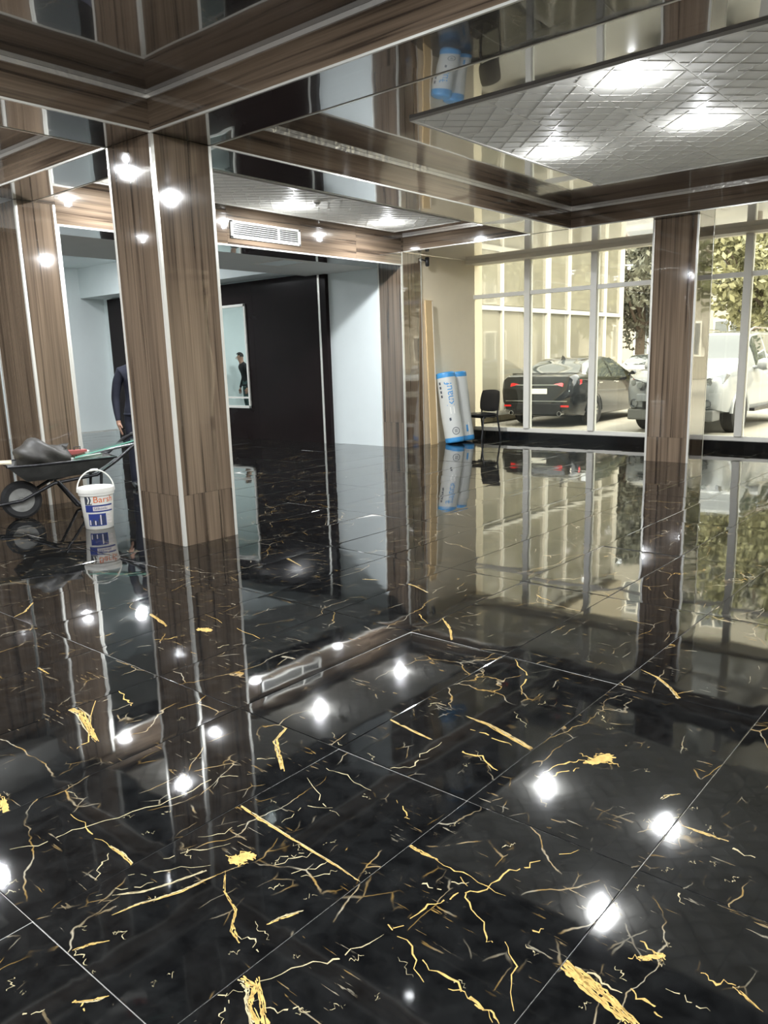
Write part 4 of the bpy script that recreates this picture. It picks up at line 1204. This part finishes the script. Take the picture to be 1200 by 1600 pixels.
for s in (-1, 1):
    MB().tube([(-0.23, s*0.07, 0.165), (0, s*0.085, R_W), (0.30, s*0.14, 0.34), (0.70, s*0.24, 0.40), (0.90, s*0.27, 0.53), (1.12, s*0.29, 0.70), (1.22, s*0.295, 0.74)], 0.017).build('frame_tube', BLACKMET, wbw)
    MB().tube([(1.20, s*0.295, 0.735), (1.42, s*0.30, 0.79)], 0.023).build('grip', RUBBER, wbw)
    MB().tube([(0.34, s*0.17, 0.36), (0.56, s*0.25, 0.03), (0.62, s*0.25, 0.015), (0.70, s*0.25, 0.03), (0.74, s*0.25, 0.41)], 0.015).build('leg', BLACKMET, wbw)
MB().tube([(0.60, -0.25, 0.10), (0.60, 0.25, 0.10)], 0.012).build('leg_brace', BLACKMET, wbw)
MB().tube([(-0.23, -0.07, 0.165), (-0.25, 0, 0.165), (-0.23, 0.07, 0.165)], 0.017).build('wheel_guard', DIRTY, wbw)
# tray: lofted pan with rolled rim
def tray_ring(x0, x1, w, z0, z1, n=9):
    pts = []
    for k in range(n):
        t = k/(n-1); pts.append((x0+(x1-x0)*t, -w*(0.80+0.20*math.sin(math.pi*min(1, t*1.3+0.1))), z0+(z1-z0)*t))
    for k in range(n-1, -1, -1):
        t = k/(n-1); pts.append((x0+(x1-x0)*t, w*(0.80+0.20*math.sin(math.pi*min(1, t*1.3+0.1))), z0+(z1-z0)*t))
    return pts
ra = tray_ring(0.05, 0.68, 0.21, 0.385, 0.41); rb = tray_ring(-0.04, 0.79, 0.28, 0.47, 0.485); rc = tray_ring(-0.12, 0.90, 0.33, 0.555, 0.565)
rd = [(x*0.985+0.006, y*0.96, z-0.004) for x, y, z in rc]; re_ = [(x, y*0.95, z+0.012) for x, y, z in rb]; rf = [(x, y*0.95, z+0.012) for x, y, z in ra]
n = len(ra)
tr = MB(); V = ra+rb+rc+rd+re_+rf; F = []
for i in range(5):
    for k in range(n): F.append((i*n+k, i*n+(k+1) % n, (i+1)*n+(k+1) % n, (i+1)*n+k))
F.append(tuple(range(n-1, -1, -1))); F.append(tuple(5*n+k for k in range(n)))
tr.add(V, F, True); tr.build('tray', DIRTY, wbw)
MB().tube(rc+[rc[0]], 0.011, cap=False).build('tray_rim', BLACKMET, wbw)
Mb = Matrix.Translation(BW) @ Matrix.Rotation(math.atan2(U.y, U.x), 4, 'Z')
def bl(x, y, z): return Mb @ Vector((x, y, z))
RZB = math.atan2(U.y, U.x)
# load
def lumpy(name, mat, parent, sx, sy, sz, seed, loc, amp=0.16):
    bm = bmesh.new(); bmesh.ops.create_icosphere(bm, subdivisions=4, radius=1)
    rg = random.Random(seed)
    ws = [(Vector((rg.gauss(0, 1), rg.gauss(0, 1), rg.gauss(0, 1)))*1.1, rg.uniform(0, 6), rg.uniform(0.3, 1)) for _ in range(9)]
    for v in bm.verts:
        d = v.co.normalized(); f = 1.0
        for w, ph, a in ws: f += amp*a*0.35*math.sin(w.dot(d)*2+ph)
        z = d.z
        v.co = Vector((d.x*sx*f, d.y*sy*f, max(d.z*sz*f, -sz*0.75)))
    for f in bm.faces: f.smooth = True
    m = MB(); m.bm(bm, True); return m.build(name, mat, parent, loc)
BAGM = pmat('grey_black_sack', (0.045, 0.042, 0.036), rough=0.5, vary=0.7, vscale=7, bump=0.5, bscale=12)
sk = thing('sack', 'dark grey crumpled sack lying in the wheelbarrow', 'sack', bl(0.22, -0.04, 0.49), RZB)
lumpy('bag', BAGM, sk, 0.235, 0.17, 0.15, 5, (0, 0, 0.113), 0.28)
MB().tube([(0.17, 0.02, 0.18), (0.22, 0.03, 0.21), (0.26, 0.02, 0.19)], [0.04, 0.02, 0.05]).build('knot', BAGM, sk)
def slab(name, label, cat, p0, p1, w, th, mat, roll_=0.0, edge=None):
    p0 = Vector(p0); p1 = Vector(p1); d = p1-p0; L = d.length; d.normalize()
    sdir = Vector((0, 0, 1)).cross(d).normalized(); nn = d.cross(sdir)
    t = thing(name, label, cat, p0)
    MB().obox((p1-p0)/2, d*(L/2), sdir*(w/2), nn*(th/2)).build('sheet', mat, t)
    if edge: MB().obox((p1-p0)/2+nn*(th/2+0.001), d*(L/2), sdir*0.006, nn*0.001).build('score_line', edge, t)
    return t
CARTON = pmat('cream_card', (0.62, 0.54, 0.38), rough=0.7, vary=0.06)
FOAM = pmat('white_board', (0.72, 0.71, 0.66), rough=0.6)
slab('offcut_board', 'cream board sticking out over the wheelbarrow towards the left edge', 'board', bl(-0.40, -0.08, 0.60), bl(-0.06, -0.12, 0.585), 0.26, 0.012, CARTON, edge=GREYCEIL)
slab('offcut_board', 'white board lying across the far rim of the wheelbarrow', 'board', bl(0.05, 0.24, 0.60), bl(0.74, 0.26, 0.60), 0.16, 0.014, FOAM, edge=GREYCEIL)
slab('offcut_strip', 'white plastic strip next to the dark sack in the wheelbarrow', 'strip', bl(0.49, -0.16, 0.565), bl(0.78, -0.14, 0.59), 0.07, 0.03, FOAM, edge=GREYCEIL)
rt_ = thing('red_tool', 'small red tool case lying in the wheelbarrow', 'tool', bl(0.60, 0.112, 0.585), RZB)
box('case', pmat('dull_red', (0.32, 0.08, 0.07), rough=0.5), rt_, -0.09, 0.09, -0.05, 0.05, 0, 0.05, 0.008)
MB().tube([(-0.03, 0, 0.05), (-0.03, 0, 0.08), (0.03, 0, 0.08), (0.03, 0, 0.05)], 0.006).build('handle', BLACKPL, rt_)
gp = thing('glass_strip', 'thin green edged glass strip laid out over the wheelbarrow handles', 'glass', bl(0.50, -0.28, 0.60), RZB)
GREENG = pmat('green_glass_edge', (0.25, 0.62, 0.48), rough=0.08, coat=1.0)
MB().obox((0.44, 0.08, 0.09), (0.46, 0.05, 0.09), (-0.008, 0.075, 0), (0, 0, 0.004)).build('sheet', glass_mat('strip_glass', (0.75, 0.93, 0.86)), gp)
MB().obox((0.45, 0.004, 0.09), (0.46, 0.05, 0.09), (0, 0.002, 0), (0, 0, 0.007)).build('edge', GREENG, gp)
sp = thing('steel_bar', 'scraped steel bar lying lengthways in the wheelbarrow between the handles', 'bar', bl(0.52, 0.0, 0.565), RZB)
MB().tube([(0.06, 0.0, 0.01), (0.45, 0.06, 0.06), (0.98, 0.02, 0.135)], 0.014).build('shaft', pmat('scratched_bar', (0.30, 0.31, 0.31), rough=0.35, metal=0.6, vary=0.5, vscale=12), sp)
MB().tube([(0.75, 0.032, 0.10), (0.98, 0.02, 0.135), (1.00, 0.02, 0.137)], 0.018).build('grip', BLACKPL, sp)

# ================================================================== bucket
bk = thing('bucket', 'white plastic paint bucket with printed label beside the big column', 'bucket', (-6.76, 3.72, 0.0))
HB, RB0, RB1 = 0.385, 0.125, 0.152
def brad(z): return RB0+(RB1-RB0)*z/HB
body = MB().lathe([(0.0, 0.0), (RB0*0.96, 0.0), (RB0, 0.006), (brad(0.31), 0.31), (brad(0.315)+0.010, 0.318), (brad(0.34)+0.010, 0.340), (brad(0.34), 0.345), (brad(HB), HB-0.012)], n=48)
body.build('body', WHITEPL, bk)
MB().lathe([(RB1+0.010, HB-0.045), (RB1+0.013, HB-0.012), (RB1+0.010, HB), (RB1-0.010, HB+0.003), (RB1-0.02, HB-0.006), (0.0, HB-0.006)], n=48).build('lid', WHITEPL, bk)
aview = math.atan2(-3.72, 6.76)+0.05
def onb(u, z, g=0.0008):
    a = aview+u/brad(z)
    return ((brad(z)+g)*math.cos(a), (brad(z)+g)*math.sin(a), z)
def patch(u0, u1, z0, z1, name, mat, g=0.0008, n=10):
    m = MB()
    for k in range(n):
        a, b = u0+(u1-u0)*k/n, u0+(u1-u0)*(k+1)/n
        m.add([onb(a, z0, g), onb(b, z0, g), onb(b, z1, g), onb(a, z1, g)], [(0, 1, 2, 3)])
    return m.build(name, mat, bk)
ORANGE = pmat('orange_print', (0.75, 0.16, 0.03), rough=0.4)
NAVY = pmat('navy_print', (0.03, 0.05, 0.22), rough=0.4)
PINK = pmat('pale_print', (0.72, 0.66, 0.62), rough=0.4)
patch(-0.125, -0.055, 0.235, 0.325, 'label_block', INK)
for k in range(2):
    m = MB(); u = -0.10+k*0.028
    for sgn in (1, -1):
        m.add([onb(u, 0.280+sgn*0.036, .0016), onb(u+0.012, 0.280+sgn*0.036, .0016), onb(u+0.024, 0.280, .0016), onb(u+0.012, 0.280, .0016)], [(0, 1, 2, 3)])
    m.build('chevron', WHITEPL, bk)
v, f = text_verts('Barsh', 0.082)
MB().add([onb(-0.045+q.x*1.05, 0.255+q.y, .0016) for q in v], f).build('lettering', ORANGE, bk)
patch(-0.125, 0.14, 0.165, 0.232, 'label_band', NAVY)
patch(-0.05, 0.14, 0.178, 0.218, 'label_strip', PINK, .0014)
v, f = text_verts('Silikonlu', 0.036)
MB().add([onb(-0.042+q.x, 0.187+q.y, .002) for q in v], f).build('lettering', NAVY, bk)
patch(-0.10, 0.06, 0.035, 0.150, 'label_picture', NAVY, .0010)
rg = random.Random(4)
for k in range(9):
    u = -0.09+k*0.016; hgt = rg.uniform(0.03, 0.10)
    patch(u, u+0.010, 0.045, 0.045+hgt, 'label_picture_figure', INK if k % 3 else PINK, .0016, 2)
for k in range(4):
    patch(0.07, 0.12, 0.05+k*0.026, 0.066+k*0.026, 'label_line', PINK, .0012, 4)
ha = aview+math.pi/2
hd = Vector((math.cos(ha), math.sin(ha), 0)); hn = Vector((math.cos(aview), math.sin(aview), 0))
pts = []
for k in range(17):
    a = math.pi*k/16
    p = hd*math.cos(a)*(RB1+0.012)*(1.0)+Vector((0, 0, 0.345+math.sin(a)*0.20))+hn*math.sin(a)*0.02
    pts.append(p)
MB().tube(pts, 0.0065, n=8).build('handle', WHITEPL, bk)
MB().tube([pts[7]+Vector((0, 0, 0.001)), pts[8]+Vector((0, 0, 0.001)), pts[9]+Vector((0, 0, 0.001))], 0.011, n=10).build('handle_grip', WHITEPL, bk)

# ================================================================== people
SKIN = pmat('skin', (0.38, 0.22, 0.15), rough=0.5)
NAVYC = pmat('navy_cloth', (0.012, 0.014, 0.026), rough=0.85, vary=0.25, vscale=15, bump=0.3, bscale=25)
BLACKC = pmat('black_cloth', (0.010, 0.011, 0.012), rough=0.85, vary=0.25, vscale=15, bump=0.3, bscale=25)
TEALC = pmat('teal_cloth', (0.05, 0.09, 0.085), rough=0.85, vary=0.25, vscale=15)
SHOE = pmat('black_shoe', (0.012, 0.012, 0.012), rough=0.4)
HAIR = pmat('dark_hair', (0.015, 0.012, 0.010), rough=0.7, bump=0.5, bscale=80)
def person(label, loc, rz, top, legs, bend=0.0, cap=False):
    t = thing('person', label, 'person', loc, rz)
    V = []; E = []; Rr = []; Reg = []
    def add(p, r, par=None, reg='t'):
        V.append(Vector(p)); Rr.append(r if isinstance(r, tuple) else (r, r)); Reg.append(reg)
        if par is not None: E.append((par, len(V)-1))
        return len(V)-1
    # person faces local -y
    f = bend
    pel = add((0, 0, 0.95), (0.150, 0.115), None, 'l')
    wst = add((0, -0.02*f, 1.08), (0.145, 0.105), pel)
    chs = add((0, -0.10*f, 1.28), (0.170, 0.120), wst)
    shl = add((0, -0.17*f, 1.43), (0.110, 0.085), chs)
    nck = add((0, -0.21*f-0.01, 1.51), (0.058, 0.058), shl, 's')
    h0 = add((0, -0.24*f-0.015, 1.57), (0.070, 0.078), nck, 's')
    h1 = add((0, -0.27*f-0.015, 1.64), (0.078, 0.095), h0, 's')
    h2 = add((0, -0.29*f-0.005, 1.71), (0.070, 0.085), h1, 's')
    for s in (-1, 1):
        a = add((s*0.17, -0.16*f, 1.41), 0.075, shl)
        e0 = add((s*0.225, -0.10*f+0.02, 1.27), 0.060, a)
        e1 = add((s*0.255, -0.06*f+0.03, 1.10), 0.052, e0)
        w0 = add((s*0.262, -0.08*f-0.02, 0.94), 0.042, e1)
        w1 = add((s*0.262, -0.10*f-0.045, 0.855), 0.034, w0)
        wr = add((s*0.262, -0.10*f-0.050, 0.83), 0.027, w1, 's')
        pm = add((s*0.258, -0.10*f-0.060, 0.775), (0.020, 0.038), wr, 's')
        for k, (dy, ln) in enumerate(((-0.030, 0.070), (-0.010, 0.080), (0.010, 0.075), (0.028, 0.058))):
            b0 = add((s*0.256, -0.10*f-0.062+dy, 0.745), 0.0095, pm, 's')
            b1 = add((s*0.246, -0.10*f-0.068+dy, 0.745-ln*0.55), 0.0090, b0, 's')
            add((s*0.232, -0.10*f-0.066+dy, 0.745-ln), 0.0078, b1, 's')
        t0 = add((s*0.246, -0.10*f-0.098, 0.785), 0.0105, pm, 's')
        add((s*0.236, -0.10*f-0.112, 0.748), 0.0090, t0, 's')
        hp = add((s*0.095, 0.0, 0.88), 0.098, pel, 'l')
        th = add((s*0.105, -0.01, 0.68), 0.082, hp, 'l')
        kn = add((s*0.108, -0.015, 0.49), 0.064, th, 'l')
        cf = add((s*0.110, 0.015, 0.32), 0.060, kn, 'l')
        ak = add((s*0.112, 0.02, 0.11), 0.050, cf, 'l')
        hl = add((s*0.113, 0.025, 0.048), 0.046, ak, 'f')
        ft = add((s*0.122, -0.09, 0.040), (0.042, 0.036), hl, 'f')
        add((s*0.128, -0.165, 0.034), (0.036, 0.028), ft, 'f')
    me = bpy.data.meshes.new('body_skin'); me.from_pydata([v[:] for v in V], E, [])
    ob = bpy.data.objects.new('body_skin', me); col.objects.link(ob)
    mod = ob.modifiers.new('skin', 'SKIN'); mod.use_smooth_shade = True
    sv = me.skin_vertices[0].data
    for k, r in enumerate(Rr):
        sv[k].radius = r; sv[k].use_root = (k == 0)
    ob.modifiers.new('sub', 'SUBSURF').levels = 2
    dg = bpy.context.evaluated_depsgraph_get()
    m2 = bpy.data.meshes.new_from_object(ob.evaluated_get(dg)); m2.name = 'body'
    bpy.data.objects.remove(ob, do_unlink=True)
    m2.materials.clear()
    for m in (top, legs, SKIN, SHOE): m2.materials.append(m)
    Vn = np.array([v[:] for v in V]); key = {'t': 0, 'l': 1, 's': 2, 'f': 3}
    rad = np.array([max(r) for r in Rr])
    for p in m2.polygons:
        c = np.array(p.center[:]); d = np.linalg.norm(Vn-c, axis=1)/np.sqrt(rad)
        p.material_index = key[Reg[int(np.argmin(d))]]
        p.use_smooth = True
    zmin = min(v.co.z for v in m2.vertices)
    for v in m2.vertices: v.co.z -= zmin
    bo = link('body', m2, None, t)
    hy = -0.285*f-0.012; hz = 1.665-zmin
    # hair / cap
    bm = bmesh.new(); bmesh.ops.create_uvsphere(bm, u_segments=24, v_segments=14, radius=1)
    for v in list(bm.verts):
        if v.co.z < -0.25 or (v.co.y < -0.35 and v.co.z < 0.35): bm.verts.remove(v)
    for v in bm.verts: v.co = Vector((v.co.x*0.086, v.co.y*0.105+hy, v.co.z*0.100+hz+0.012))
    MB().bm(bm, True).build('cap' if cap else 'hair', BLACKC if cap else HAIR, t)
    # face
    for s in (-1, 1):
        MB().lathe([(0.0, -0.004), (0.010, 0.0), (0.0, 0.004)], axis='Y', c=(s*0.030, hy-0.086, hz-0.012), n=10).build('eye', BLACKPL, t)
        MB().lathe([(0.0, -0.010), (0.016, -0.006), (0.022, 0.0), (0.016, 0.006), (0.0, 0.008)], axis='X', c=(s*0.080, hy+0.012, hz-0.025), n=12).build('ear', SKIN, t)
    MB().tube([(0, hy-0.086, hz-0.012), (0, hy-0.112, hz-0.045), (0, hy-0.088, hz-0.055)], [0.008, 0.014, 0.010], n=8).build('nose', SKIN, t)
    MB().tube([(-0.022, hy-0.086, hz-0.078), (0, hy-0.093, hz-0.078), (0.022, hy-0.086, hz-0.078)], 0.005, n=6).build('mouth', pmat('lips', (0.28, 0.11, 0.09), rough=0.5), t)
    if cap:
        m = MB(); m.add([(x*0.08, hy-0.085-math.sqrt(max(0, 1-x*x))*0.06, hz+0.035-0.01*abs(x)+dz) for dz in (0, 0.006) for x in (-1, -0.6, -0.2, 0.2, 0.6, 1)]
                        +[(x*0.08, hy-0.06, hz+0.045+dz) for dz in (0, 0.006) for x in (-1, -0.6, -0.2, 0.2, 0.6, 1)],
                        [(k, k+1, 13+k, 12+k) for k in range(5)]+[(6+k, 18+k, 19+k, 7+k) for k in range(5)]+[(k, 6+k, 7+k, k+1) for k in range(5)])
        m.build('cap_peak', BLACKC, t)
    m = MB(); m.tube([(0.168*math.cos(q), 0.140*math.sin(q)-0.004, 0.905-zmin) for q in [2*math.pi*k/24 for k in range(25)]], 0.016, n=8, cap=False)
    m.build('jacket_hem', top, t)
    return t
person('person in dark navy work clothes and cap standing half hidden behind the big column', (-8.60, 5.40, 0.0), RAD(70), NAVYC, NAVYC, 0.15, True)
person('person in a black jacket and teal trousers, seen only in the framed mirror', (-16.85, 6.40, 0.0), RAD(200), BLACKC, TEALC, 0.5, False)
